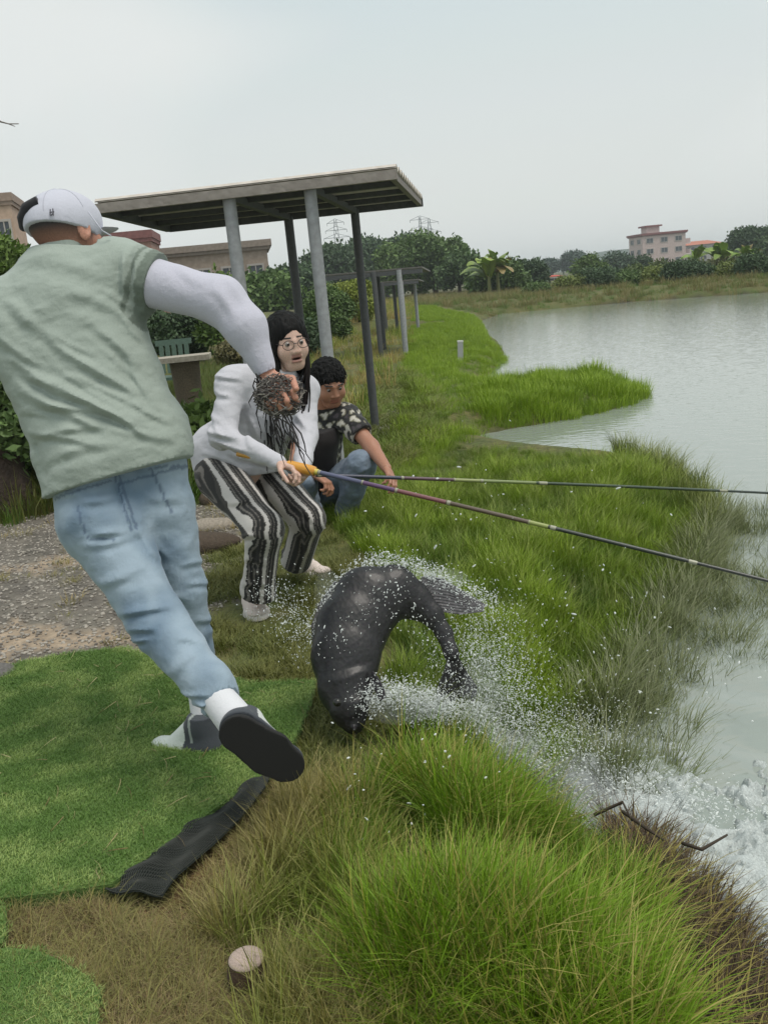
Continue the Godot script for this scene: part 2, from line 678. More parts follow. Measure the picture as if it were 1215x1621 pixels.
func running_man() -> void:
	var skin := lin(206, 150, 126)
	var hair := Color(0.012, 0.011, 0.011)
	var base := Vector3(-0.635, 0, -2.473)
	var o := thing("person", "person seen from behind, running, in sage green polo shirt, light jeans and white cap", "person", base)
	var back := Vector3(0.05, 0.2, 0.975).normalized()
	# joints
	var hl := Vector3(-0.779, 0.758, -2.446)
	var hr := Vector3(-0.616, 0.771, -2.511)
	var kl := Vector3(-0.614, 0.482, -2.297)
	var al := Vector3(-0.448, 0.337, -2.107)
	var kr := Vector3(-0.586, 0.501, -2.507)
	var ar := Vector3(-0.583, 0.202, -2.538)
	var neck := Vector3(-0.787, 1.45, -2.572)
	var skull := Vector3(-0.769, 1.496, -2.583)
	var shoulder := Vector3(-0.586, 1.362, -2.551)
	var elbow := Vector3(-0.373, 1.286, -2.502)
	var bend := Vector3(-0.315, 1.213, -2.474)
	var wrist := Vector3(-0.272, 1.092, -2.455)
	var far_shoulder := Vector3(-0.966, 1.293, -2.503)
	var far_elbow := Vector3(-1.163, 1.136, -2.537)
	var far_wrist := Vector3(-1.285, 1.291, -2.739)
	var look := Vector3(0.5, -0.05, -0.86)
	var up := Vector3(-0.12, 1, -0.05)
	var s := Soup.new()
	var f := field([hl, al, ar, skull, wrist, far_wrist, far_elbow], 0.16, 0.014)
	f.bone(Vector3(-0.812, 1.337, -2.555), Vector3(-0.722, 0.83, -2.535), 0.09, 0.07, 0.05)
	f.bone(far_shoulder, shoulder, 0.055, 0.055, 0.06)
	f.bone(neck, skull, 0.06, 0.055, 0.04)
	for q in [[hl, kl, 0.075, 0.055], [kl, al, 0.052, 0.034], [hr, kr, 0.07, 0.048], [kr, ar, 0.045, 0.032], [shoulder, elbow, 0.05, 0.042], [elbow, bend, 0.042, 0.04], [bend, wrist, 0.04, 0.024], [far_shoulder, far_elbow, 0.055, 0.045], [far_elbow, far_wrist, 0.042, 0.03]]:
		f.bone(q[0], q[1], q[2], q[3], 0.03)
	f.into(s, skin)
	var b := head(s, skull, look, up, 0.94, skin, hair, 0.0, 0.75)
	hand(s, Vector3(-0.269, 1.085, -2.453), Vector3(-0.229, 0.996, -2.411) - Vector3(-0.269, 1.085, -2.453), Vector3(0.2, -0.1, 1.0), 0.185, 1.05, skin, -1.0)
	hand(s, far_wrist, Vector3(-0.2, 0.6, -0.6), Vector3(1, 0, 0), 0.18, 0.9, skin)
	var flesh := surface(0.55, 0.05, 0.1)
	flesh.subsurf_scatter_enabled = true
	flesh.subsurf_scatter_strength = 0.05
	part("body", s, flesh, o)
	eyes(skull, b, 1.0, surface(0.2), o)

	# polo shirt
	f = field([Vector3(-1.058, 1.312, -2.477), Vector3(-0.492, 1.532, -2.53), Vector3(-0.898, 0.768, -2.345), Vector3(-0.483, 0.801, -2.559), far_elbow], 0.17, 0.0062)
	f.bone(Vector3(-0.722, 1.315, -2.55), Vector3(-0.653, 0.933, -2.519), 0.113, 0.126, 0.11)
	f.bone(Vector3(-0.897, 1.251, -2.503), Vector3(-0.771, 0.884, -2.466), 0.11, 0.118, 0.12)
	f.bone(Vector3(-0.806, 1.323, -2.552), Vector3(-0.712, 0.89, -2.498), 0.115, 0.135, 0.09)
	f.bone(Vector3(-0.772, 0.876, -2.464), Vector3(-0.82, 0.744, -2.412), 0.1, 0.085, 0.08)
	f.bone(Vector3(-0.646, 0.932, -2.519), Vector3(-0.628, 0.774, -2.501), 0.125, 0.105, 0.08)
	f.bone(Vector3(-0.948, 1.32, -2.52), Vector3(-0.79, 1.391, -2.558), 0.06, 0.06, 0.06)
	f.bone(Vector3(-0.79, 1.391, -2.558), Vector3(-0.64, 1.388, -2.567), 0.06, 0.066, 0.07)
	f.bone(Vector3(-0.794, 1.417, -2.564), Vector3(-0.787, 1.469, -2.577), 0.085, 0.062, 0.06)
	f.bone(Vector3(-0.648, 1.391, -2.568), Vector3(-0.52, 1.339, -2.54), 0.079, 0.079, 0.05)
	f.bone(far_shoulder, far_shoulder.lerp(far_elbow, 0.8), 0.085, 0.078, 0.05)
	for q in [[20, 575, 235, 690, 0.010, 0.013], [60, 650, 240, 668, 0.008, 0.010], [110, 560, 232, 640, 0.009, 0.012], [40, 620, 190, 700, 0.008, 0.012], [150, 520, 238, 600, 0.006, 0.014], [55, 690, 170, 712, 0.006, 0.009], [60, 520, 150, 600, 0.005, 0.016], [120, 470, 215, 520, 0.006, 0.02], [80, 740, 210, 700, 0.005, 0.014], [10, 540, 90, 600, 0.007, 0.011], [200, 560, 250, 660, 0.006, 0.011], [30, 480, 80, 560, 0.006, 0.018], [150, 640, 245, 700, 0.008, 0.009], [50, 600, 120, 640, 0.008, 0.009], [180, 690, 285, 700, 0.004, 0.012], [205, 400, 195, 490, 0.007, 0.009], [222, 400, 214, 490, 0.006, 0.008], [75, 770, 60, 680, 0.006, 0.016], [90, 585, 225, 668, 0.0035, 0.009], [70, 628, 200, 655, 0.0035, 0.009], [130, 600, 240, 660, 0.0035, 0.009], [45, 655, 120, 672, 0.0035, 0.009], [60, 700, 190, 680, 0.0035, 0.009], [170, 560, 240, 625, 0.0035, 0.009], [20, 560, 80, 610, 0.0035, 0.009], [150, 665, 250, 682, 0.0035, 0.009], [100, 540, 170, 580, 0.0035, 0.009], [190, 500, 238, 560, 0.0035, 0.009], [160, 470, 225, 500, 0.0035, 0.009], [215, 640, 270, 680, 0.0035, 0.009], [60, 430, 190, 455, 0.004, 0.022]]:
		f.crease(crease_at(q[0], q[1]), crease_at(q[2], q[3]), q[4] * 1.15, q[5], back)
	var crumple := FastNoiseLite.new()
	crumple.seed = 3
	crumple.frequency = 7.0
	f.rough(crumple, 0.008, Vector3(1.0, 1.6, 1.0))
	f.shell(0.06)
	var hem := (Vector3(-0.512, 0.886, -2.477) - Vector3(-0.912, 0.807, -2.458)).cross(back).normalized()
	f.slice(Vector3(-0.712, 0.848, -2.468), hem if hem.y < 0.0 else -hem, 0.5)
	f.slice(Vector3(-0.544, 1.346, -2.542), elbow - shoulder, 0.13)
	f.slice(far_shoulder.lerp(far_elbow, 0.7), far_elbow - far_shoulder, 0.13)
	f.slice(Vector3(-0.788, 1.46, -2.574), Vector3(0.1, 1, -0.1).normalized(), 0.12)
	var green := lin(156, 167, 158)
	var cuff := Vector3(-0.544, 1.346, -2.542)
	var arm := (elbow - shoulder).normalized()
	s = Soup.new()
	f.into(s, func(p: Vector3, _n: Vector3) -> Color:
		var t := (p - cuff).dot(arm)
		if t > -0.06 and (p - cuff).length() < 0.13:
			return green.lerp(lin(92, 104, 92), 0.8 if t > -0.022 or (t > -0.045 and t < -0.035) else 0.25)
		return green)
	var shirt := part("shirt", s, cloth(0.9, 0.1), o)
	s = Soup.new()
	var ring_c := Vector3(-0.794, 1.45, -2.577)
	var cx := (Vector3(-0.713, 1.482, -2.58) - Vector3(-0.868, 1.454, -2.573)).normalized()
	var cy := Vector3(0.12, 1, 0.1).normalized()
	var cz := cx.cross(cy)
	for layer in 3:
		var r0: float = [0.066, 0.07, 0.084][layer]
		var h0: float = [0.03, 0.034, -0.012][layer]
		for k in 40:
			if layer == 2:
				break
			var ring := []
			for e in 2:
				var a := TAU * (k + e) / 40
				var out := cx * cos(a) + cz * sin(a)
				ring.append(ring_c + out * (r0 + 0.0) + cy * h0)
				ring.append(ring_c + out * ([0.07, 0.088][layer] as float) + cy * (-0.02 - 0.012 * absf(sin(a)) if layer == 1 else -0.01))
			s.quad(ring[0], ring[1], ring[3], ring[2], green.lightened(0.04))
	part("collar", s, cloth(0.9, 0.1), shirt)

	# white sun sleeve
	s = Soup.new()
	f = field([shoulder, elbow, bend, wrist], 0.12, 0.0055)
	f.bone(Vector3(-0.598, 1.365, -2.551), elbow, 0.068, 0.057, 0.03)
	f.bone(elbow, bend, 0.057, 0.052, 0.04)
	f.bone(bend, wrist, 0.053, 0.029, 0.03)
	for q in [[335, 465, 380, 520, 0.003, 0.012], [350, 440, 400, 500, 0.003, 0.014], [270, 420, 330, 470, 0.003, 0.016]]:
		f.crease(crease_at(q[0], q[1]), crease_at(q[2], q[3]), q[4], q[5], back)
	f.slice(wrist, wrist - bend, 0.08)
	f.into(s, lin(190, 190, 203))
	part("arm_sleeve", s, cloth(0.85, 0.1), o)

	# jeans
	f = field([hl, hr, kl, kr, al, ar, Vector3(-0.784, 0.883, -2.476), Vector3(-0.607, 0.898, -2.541)], 0.14, 0.0065)
	f.bone(Vector3(-0.78, 0.847, -2.478), Vector3(-0.763, 0.753, -2.434), 0.108, 0.108, 0.06)
	f.bone(Vector3(-0.635, 0.867, -2.534), Vector3(-0.621, 0.754, -2.507), 0.106, 0.09, 0.08)
	f.bone(Vector3(-0.759, 0.725, -2.428), kl, 0.1, 0.07, 0.05)
	f.bone(kl, Vector3(-0.469, 0.357, -2.143), 0.072, 0.056, 0.03)
	f.bone(Vector3(-0.472, 0.366, -2.145), Vector3(-0.447, 0.333, -2.117), 0.058, 0.052, 0.02)
	f.bone(Vector3(-0.613, 0.751, -2.516), kr, 0.088, 0.062, 0.018)
	f.bone(kr, ar, 0.062, 0.05, 0.02)
	for q in [[182, 745, 212, 835, 0.006, 0.006], [212, 835, 262, 900, 0.007, 0.012], [150, 845, 212, 848, 0.009, 0.011], [120, 800, 200, 790, 0.006, 0.012], [130, 870, 230, 850, 0.006, 0.012], [190, 975, 285, 955, 0.010, 0.010], [205, 1000, 262, 985, 0.009, 0.009], [210, 1020, 250, 1000, 0.007, 0.008], [150, 930, 250, 900, 0.005, 0.014], [275, 1060, 345, 1010, 0.004, 0.014], [270, 1085, 360, 1075, 0.007, 0.008], [285, 1100, 370, 1090, 0.007, 0.007], [275, 905, 325, 900, 0.005, 0.009], [280, 935, 330, 940, 0.005, 0.009], [290, 1000, 340, 1010, 0.005, 0.01], [85, 790, 150, 785, 0.005, 0.01], [240, 745, 262, 800, 0.0035, 0.009], [225, 790, 290, 800, 0.005, 0.014], [300, 1080, 372, 1105, 0.006, 0.008], [240, 1040, 300, 1060, 0.004, 0.012]]:
		f.crease(crease_at(q[0], q[1]), crease_at(q[2], q[3]), q[4], q[5], back)
	crumple.frequency = 11.0
	f.rough(crumple, 0.006, Vector3(1, 1, 1))
	f.slice(Vector3(-0.444, 0.327, -2.11), al - kl, 0.075)
	var denim := lin(152, 170, 184)
	var seams := [[crease_at(182, 745), crease_at(214, 838)], [crease_at(188, 743), crease_at(220, 836)], [crease_at(238, 742), crease_at(268, 812)], [crease_at(134, 800), crease_at(150, 850)], [crease_at(150, 850), crease_at(190, 852)], [crease_at(195, 765), crease_at(300, 735)], [crease_at(90, 790), crease_at(180, 762)], [crease_at(244, 740), crease_at(292, 736)]]
	var worn := FastNoiseLite.new()
	worn.seed = 12
	worn.frequency = 5.0
	worn.fractal_octaves = 3
	s = Soup.new()
	f.into(s, func(p: Vector3, _n: Vector3) -> Color:
		var c := denim.lerp(lin(104, 126, 146), clampf(0.35 + worn.get_noise_3dv(p) * 1.2, 0.0, 1.0))
		for q in seams:
			var ab: Vector3 = q[1] - q[0]
			ab -= back * ab.dot(back)
			var w: Vector3 = p - q[0]
			w -= back * w.dot(back)
			var t := clampf(w.dot(ab) / ab.length_squared(), 0.0, 1.0)
			if (w - ab * t).length() < 0.003:
				c = c.lerp(lin(70, 88, 112), 0.6)
		return c)
	part("jeans", s, cloth(0.92, 0.06), o)

	# cap
	var white := lin(194, 196, 208)
	var dome := cloth(0.85, 0.1)
	var cb := Basis(up.normalized().cross(look.normalized()).normalized(), up.normalized(), look.normalized()).orthonormalized()
	f = field([skull], 0.15, 0.0035)
	f.egg(skull + cb.y * 0.03, cb, Vector3(0.085, 0.084, 0.114), 0.001)
	f.shell(0.014)
	var rim := (Vector3(-0.678, 1.489, -2.581) - Vector3(-0.878, 1.491, -2.582)).cross(Vector3(-0.748, 1.525, -2.477) - Vector3(-0.878, 1.491, -2.582)).normalized()
	f.slice(Vector3(-0.748, 1.526, -2.477), rim if rim.y < 0.0 else -rim)
	f.bone(Vector3(-0.857, 1.556, -2.567), Vector3(-0.818, 1.569, -2.539), 0.022, 0.022, 0.006, Vector3.ZERO, 1.0, true)
	s = Soup.new()
	f.into(s, white)
	var cap := part("cap", s, dome, o)
	s = Soup.new()
	var brim := []
	for k in 9:
		brim.append(skull + cb.y * -0.002 + cb.z * (0.085 + 0.07 * sin(PI * k / 8)) + cb.x * 0.085 * cos(PI * k / 8))
	for k in 8:
		s.quad(skull + cb.z * 0.06 + cb.x * 0.08 * cos(PI * k / 8), brim[k], brim[k + 1], skull + cb.z * 0.06 + cb.x * 0.08 * cos(PI * (k + 1) / 8), white)
	part("brim", s, dome, cap)
	s = Soup.new()
	s.tube([Vector3(-0.867, 1.517, -2.547), Vector3(-0.855, 1.539, -2.522), Vector3(-0.835, 1.561, -2.506), Vector3(-0.803, 1.576, -2.5)], [Vector2(0.012, 0.01), Vector2(0.017, 0.014), Vector2(0.018, 0.014), Vector2(0.014, 0.01)], 10, Color(0.015, 0.015, 0.017), back)
	part("strap", s, dome, cap)
	s = Soup.new()
	s.ball(skull + cb.y * 0.114, Vector3(0.009, 0.005, 0.009), 6, 12, white * 0.92)
	part("button", s, dome, cap)
	for k in 6:
		var seam := []
		var thick := []
		for j in 10:
			var t := 0.06 + 1.25 * j / 9.0
			var turn := TAU * (k + 0.5) / 6
			seam.append(skull + cb.y * 0.03 + cb * (Vector3(sin(t) * sin(turn), cos(t), sin(t) * cos(turn)) * Vector3(0.0852, 0.0842, 0.1142)))
			thick.append(0.0013)
		s = Soup.new()
		s.tube(seam, thick, 6, white * 0.86, cb.x)
		part("seam", s, dome, cap)
	s = Soup.new()
	for q in [[80, 331, 80, 341], [84, 330, 85, 341], [79, 336, 86, 335], [81, 341, 85, 337]]:
		s.tube([crease_near(q[0], q[1]), crease_near(q[2], q[3])], [0.0016, 0.0016], 5, Color(0.1, 0.1, 0.12))
	part("emblem", s, dome, cap)
	s = Soup.new()
	s.tube([Vector3(-0.686, 1.54, -2.522), Vector3(-0.666, 1.511, -2.505), Vector3(-0.652, 1.489, -2.499), Vector3(-0.636, 1.476, -2.517)], [0.0018, 0.0018, 0.0018, 0.0018], 6, white)
	part("ear_loop", s, dome, o)

	# shoes and socks
	var grey := lin(198, 206, 200)
	var dark := lin(62, 68, 74)
	var rubber := surface(0.8, 0.03, 0.5)
	var knit := cloth(0.85, 0.05)
	var two_tone := func(t: float, y: float, x: float) -> Color:
		if t > 0.4 + 0.05 * sin(y * 60.0):
			var d := absf(Vector2(t - 0.68, (y - 0.045) * 3.0).length() - 0.1)
			return dark if d < 0.016 and x * 1.0 < 0.0 and (t > 0.66 or y > 0.05) else grey
		return dark.lerp(grey, 0.55 if absf(t - 0.22) < 0.03 and y > 0.06 else 0.0)
	shoe(o, Vector3(-0.571, 0, -2.468), Vector3(-0.719, 0, -2.52), Vector3.UP, 0.054, Color(0.02, 0.022, 0.024), two_tone, rubber, knit, 0.125)
	var pale := func(t: float, y: float, _x: float) -> Color: return dark if t < 0.12 or y < 0.035 else lin(206, 210, 208)
	shoe(o, Vector3(-0.388, 0.295, -1.994), Vector3(-0.291, 0.2, -2.002), Vector3(-0.3, 0.25, -0.92), 0.056, Color(0.012, 0.013, 0.014), pale, rubber, knit, 0.09)
	s = Soup.new()
	s.tube([al.lerp(kl, 0.05), Vector3(-0.407, 0.299, -2.067)], [0.042, 0.046], 18, lin(216, 218, 222))
	part("sock", s, knit, o)
	s = Soup.new()
	s.tube([ar.lerp(kr, 0.1), Vector3(-0.58, 0, -2.5) + Vector3(0, 0.07, 0)], [0.04, 0.04], 18, lin(216, 218, 222))
	part("sock", s, knit, o)

	# what his fist holds
	var fist := Vector3(-0.238, 1.034, -2.41)
	var net := thing("landing_net", "bunched dark net with cords dangling, held in the running man's fist", "net", fist)
	var rng := RandomNumberGenerator.new()
	rng.seed = 44
	s = Soup.new()
	for k in 230:
		var a := Vector3(rng.randfn() - 0.55, rng.randfn() - 0.2, rng.randfn()).normalized()
		var c := a.cross(Vector3(rng.randfn(), rng.randfn(), rng.randfn())).normalized()
		var r := 0.045 + rng.randf() * 0.013
		var path := []
		var sweep := 0.6 + rng.randf() * 1.6
		for j in 9:
			var t := (j / 8.0 - 0.5) * sweep
			var q := a * cos(t) + c * sin(t)
			path.append(fist + q * Vector3(1.15, 0.95, 0.95) * (r + 0.006 * sin(j * 2.0 + k)))
		var rr := 0.0008 + 0.0009 * rng.randf()
		s.tube(path, [rr, rr, rr, rr, rr, rr, rr, rr, rr], 5, lin(46, 43, 42).lerp(lin(172, 166, 158), pow(rng.randf(), 1.8)))
	part("mesh_bundle", s, surface(0.7), net)
	s = Soup.new()
	for k in 22:
		var a := rng.randf() * TAU
		var p := fist + Vector3(cos(a) * 0.022 - 0.005, -0.05, sin(a) * 0.03)
		if k % 5 < 2:
			p = Vector3(-0.305, 1.096, -2.445) + Vector3(rng.randf() * 0.018, -rng.randf() * 0.03, rng.randf() * 0.02)
		var path := [p]
		var lean := rng.randf_range(-0.02, 0.05)
		var drop := 0.04 + 0.16 * pow(rng.randf(), 1.4)
		for j in 5:
			path.append(p + Vector3(lean * (j + 1) / 5.0 + 0.006 * sin(j * 1.7 + k), -drop * (j + 1) / 5.0, 0.0))
		s.tube(path, [0.0018, 0.002, 0.0022, 0.002, 0.0016, 0.0008], 5, lin(30, 28, 28).lerp(lin(96, 92, 90), pow(rng.randf(), 3.0)))
	part("cord", s, surface(0.7), net)


# points on the running man's back and legs, from two measures across and down his figure
func crease_at(x: float, y: float) -> Vector3:
	return A0 + AX * x + AY * y


func crease_near(x: float, y: float) -> Vector3:
	return B0 + BX * x + BY * y


const A0 := Vector3(-0.883, 2.113, -2.722)
const AX := (Vector3(0.785, 1.957, -2.684) - Vector3(-0.883, 2.113, -2.722)) / 1000.0
const AY := (Vector3(-1.044, 0.492, -2.33) - Vector3(-0.883, 2.113, -2.722)) / 1000.0
const B0 := Vector3(-0.846, 2.077, -2.607)
const BX := (Vector3(0.751, 1.928, -2.57) - Vector3(-0.846, 2.077, -2.607)) / 1000.0
const BY := (Vector3(-0.999, 0.525, -2.231) - Vector3(-0.846, 2.077, -2.607)) / 1000.0


func standing_woman() -> void:
	var skin := lin(230, 192, 174)
	var hair := Color(0.009, 0.008, 0.009)
	var o := thing("person", "person crouching in white sweater and striped trousers, long black hair and glasses", "person", Vector3(-0.526, 0, -3.579))
	var back := Vector3(-0.05, 0.2, 0.975).normalized()
	var pelvis := Vector3(-0.609, 0.586, -3.968)
	var hn := Vector3(-0.673, 0.555, -3.889)
	var hf := Vector3(-0.495, 0.509, -4.032)
	var kn := Vector3(-0.479, 0.397, -3.552)
	var kf := Vector3(-0.322, 0.358, -3.81)
	var an := Vector3(-0.552, 0.097, -3.623)
	var af := Vector3(-0.418, 0.094, -4.055)
	var chest := Vector3(-0.447, 0.879, -3.874)
	var neck := Vector3(-0.367, 0.972, -3.876)
	var skull := Vector3(-0.328, 1.098, -3.866)
	var sn := Vector3(-0.56, 0.964, -3.771)
	var sf := Vector3(-0.288, 0.886, -3.969)
	var en := Vector3(-0.608, 0.771, -3.642)
	var wn := Vector3(-0.388, 0.663, -3.514)
	var ef := Vector3(-0.294, 0.71, -3.834)
	var wf := Vector3(-0.303, 0.623, -3.565)
	var s := Soup.new()
	var f := field([an, af, skull, sn, en, wn, hn], 0.15, 0.014)
	f.bone(pelvis, chest, 0.11, 0.1, 0.05)
	f.bone(sn, sf, 0.05, 0.05, 0.05)
	f.bone(chest, neck, 0.06, 0.045, 0.04)
	f.bone(neck, skull, 0.045, 0.045, 0.03)
	for q in [[hn, kn, 0.08, 0.05], [kn, an, 0.05, 0.034], [hf, kf, 0.08, 0.05], [kf, af, 0.05, 0.034], [sn, en, 0.04, 0.034], [en, wn, 0.034, 0.022], [sf, ef, 0.04, 0.034], [ef, wf, 0.034, 0.022]]:
		f.bone(q[0], q[1], q[2], q[3], 0.03)
	f.into(s, skin)
	var look := Vector3(0.42, -0.1, 0.9)
	var b := head(s, skull, look, Vector3(-0.06, 1, 0), 0.98, skin, hair, 0.6, 0.0)
	hand(s, wn, Vector3(-0.295, 0.634, -3.465) - wn, Vector3(0.0, -0.9, 0.3), 0.165, 0.75, skin, -1.0)
	hand(s, wf, Vector3(-0.319, 0.57, -3.429) - wf + Vector3(0.02, 0, 0), Vector3(-0.5, 0.5, 0.5), 0.165, 0.8, skin)
	var flesh := surface(0.5, 0.05, 0.05)
	flesh.subsurf_scatter_enabled = true
	flesh.subsurf_scatter_strength = 0.05
	part("body", s, flesh, o)
	eyes(skull, b, 0.98, surface(0.2), o)
	# glasses
	s = Soup.new()
	for e in [-1.0, 1.0]:
		var ring := []
		var thick := []
		for k in 17:
			var a := TAU * k / 16
			ring.append(skull + b * (Vector3(0.033 * e + 0.025 * cos(a), 0.004 + 0.019 * sin(a), 0.1) * 0.98))
			thick.append(0.0014)
		s.tube(ring, thick, 6, Color(0.02, 0.018, 0.018), b.z)
		s.tube([skull + b * Vector3(0.057 * e, 0.008, 0.098), skull + b * Vector3(0.078 * e, 0.01, 0.0)], [0.0018, 0.0018], 6, Color(0.02, 0.018, 0.018))
	s.tube([skull + b * Vector3(-0.009, 0.008, 0.098), skull + b * Vector3(0.009, 0.008, 0.098)], [0.0018, 0.0018], 6, Color(0.02, 0.018, 0.018))
	part("glasses", s, surface(0.3), o)
	# hair: a cap of hair, and locks that hang from it
	f = field([skull], 0.16, 0.0045)
	f.egg(skull + b * Vector3(0, 0.036, -0.022), b, Vector3(0.088, 0.092, 0.104), 0.001)
	f.bone(skull + b * Vector3(-0.078, 0.0, 0.02), skull + b * Vector3(-0.085, -0.13, 0.035), 0.024, 0.028, 0.03)
	f.bone(skull + b * Vector3(0.07, 0.0, 0.01), skull + b * Vector3(0.058, -0.13, 0.0), 0.02, 0.018, 0.03)
	f.bone(skull + b * Vector3(0, 0.0, -0.08), skull + b * Vector3(0, -0.15, -0.075), 0.06, 0.06, 0.03)
	f.egg(skull + b * Vector3(0.0, -0.025, 0.11), b, Vector3(0.053, 0.092, 0.075), 0.012, true)
	var strands := FastNoiseLite.new()
	strands.seed = 8
	strands.frequency = 60.0
	f.rough(strands, 0.008, Vector3(1.0, 0.12, 1.0))
	s = Soup.new()
	f.into(s, hair)
	var rng := RandomNumberGenerator.new()
	rng.seed = 9
	for k in 230:
		var side := -1.0 if rng.randf() < 0.42 else 1.0
		var ang := rng.randf_range(-2.4, 0.62)
		var q := Vector3(side * cos(ang) * 0.088, -0.01 + 0.05 * rng.randf(), sin(ang) * 0.095 - 0.012)
		if side > 0.0:
			q.x *= 0.9
		var p := skull + b * q
		var path := []
		var thick := []
		var length := rng.randf_range(0.22, 0.42)
		var swing := Vector3(rng.randf_range(-0.025, 0.02), 0, rng.randf_range(0.0, 0.06))
		if side > 0.0:
			swing = Vector3(rng.randf_range(-0.11, -0.05), 0, rng.randf_range(-0.02, 0.03))
		if side < 0.0 and k % 2 == 0:
			length = rng.randf_range(0.36, 0.52)
			swing = Vector3(rng.randf_range(-0.03, 0.05), 0, rng.randf_range(0.08, 0.14))
		for j in 8:
			var t := j / 7.0
			var away := (b * Vector3(q.x, 0, q.z)).normalized() * (0.03 if side < 0.0 else 0.006) * sin(t * 2.2)
			path.append(p + Vector3(0, -length * t, 0) + away + swing * t * t + Vector3(0.004 * sin(t * 9.0 + k), 0, 0))
			thick.append(Vector2(0.005, 0.0028) * (1.0 - 0.75 * t * t))
		s.tube(path, thick, 5, hair.lerp(Color(0.03, 0.024, 0.022), rng.randf() * 0.6), b.z)
	var gloss := surface(0.6)
	gloss.metallic_specular = 0.25
	part("hair", s, gloss, o)
	# sweater
	f = field([Vector3(-0.825, 0.624, -3.854), Vector3(-0.221, 1.036, -3.953), Vector3(-0.708, 0.493, -4.028), wn, sf, ef, wf], 0.13, 0.0075)
	f.bone(Vector3(-0.638, 0.632, -3.979), Vector3(-0.469, 0.876, -3.874), 0.142, 0.125, 0.08)
	f.bone(Vector3(-0.713, 0.664, -3.997), Vector3(-0.683, 0.581, -3.977), 0.105, 0.115, 0.06)
	f.bone(Vector3(-0.541, 0.614, -3.934), Vector3(-0.426, 0.826, -3.862), 0.12, 0.11, 0.06)
	f.bone(sn, sf, 0.064, 0.064, 0.06)
	f.bone(Vector3(-0.42, 0.924, -3.875), neck, 0.075, 0.056, 0.05)
	f.bone(Vector3(-0.518, 0.973, -3.794), Vector3(-0.381, 0.975, -3.856), 0.05, 0.05, 0.04)
	f.bone(sn, en, 0.059, 0.05, 0.04)
	f.bone(en, wn, 0.05, 0.032, 0.03)
	f.bone(sf, ef, 0.055, 0.047, 0.03)
	f.bone(ef, wf, 0.047, 0.032, 0.03)
	for q in [[345, 625, 385, 640, 0.008, 0.012], [338, 690, 400, 700, 0.010, 0.012], [330, 660, 380, 680, 0.006, 0.014], [350, 700, 420, 725, 0.008, 0.010], [310, 715, 380, 745, 0.008, 0.014], [390, 650, 420, 720, 0.007, 0.014], [340, 600, 400, 612, 0.008, 0.010], [360, 720, 430, 742, 0.007, 0.01], [460, 650, 495, 690, 0.006, 0.012], [345, 660, 372, 700, 0.006, 0.01]]:
		f.crease(fold_at(q[0], q[1]), fold_at(q[2], q[3]), q[4], q[5], back, 0.35)
	var crumple := FastNoiseLite.new()
	crumple.seed = 31
	crumple.frequency = 9.0
	f.rough(crumple, 0.008)
	f.shell(0.02)
	f.slice(Vector3(-0.626, 0.554, -3.94), Vector3(0.0, -1, 0.1).normalized(), 0.19)
	f.slice(neck + Vector3(0.0, 0.02, 0), Vector3(0.1, 1, 0.1).normalized(), 0.07)
	s = Soup.new()
	f.into(s, lin(194, 194, 201))
	part("sweater", s, cloth(0.9, 0.08), o)
	# striped trousers
	f = field([hn, hf, kn, kf, an, af], 0.15, 0.0052)
	f.bone(Vector3(-0.687, 0.575, -3.965), Vector3(-0.514, 0.54, -4.06), 0.115, 0.11, 0.05)
	f.bone(hn, kn, 0.104, 0.071, 0.05)
	f.bone(hf, kf, 0.1, 0.07, 0.02)
	f.bone(kn, Vector3(-0.543, 0.14, -3.613), 0.07, 0.069, 0.05)
	f.bone(Vector3(-0.543, 0.14, -3.613), Vector3(-0.549, 0.065, -3.626), 0.068, 0.075, 0.02)
	f.bone(kf, Vector3(-0.414, 0.122, -4.041), 0.069, 0.068, 0.03)
	for q in [[425, 850, 418, 940, 0.008, 0.014], [400, 850, 395, 930, 0.007, 0.012], [485, 830, 470, 885, 0.007, 0.014], [350, 790, 410, 850, 0.006, 0.018], [360, 800, 420, 790, 0.006, 0.014], [385, 850, 430, 845, 0.007, 0.012], [390, 880, 435, 890, 0.006, 0.016], [455, 800, 500, 830, 0.006, 0.014], [385, 920, 440, 925, 0.006, 0.014]]:
		f.crease(fold_at(q[0], q[1]), fold_at(q[2], q[3]), q[4], q[5], back, 0.35)
	f.slice(an - (an - kn).normalized() * 0.01, an - kn, 0.14)
	f.slice(af + (af - kf).normalized() * 0.0, af - kf, 0.12)
	var limbs := [[hn, kn, (kn - hn).cross(an - kn).normalized()], [kn, an, (kn - hn).cross(an - kn).normalized()], [hf, kf, (kf - hf).cross(af - kf).normalized()], [kf, af, (kf - hf).cross(af - kf).normalized()]]
	s = Soup.new()
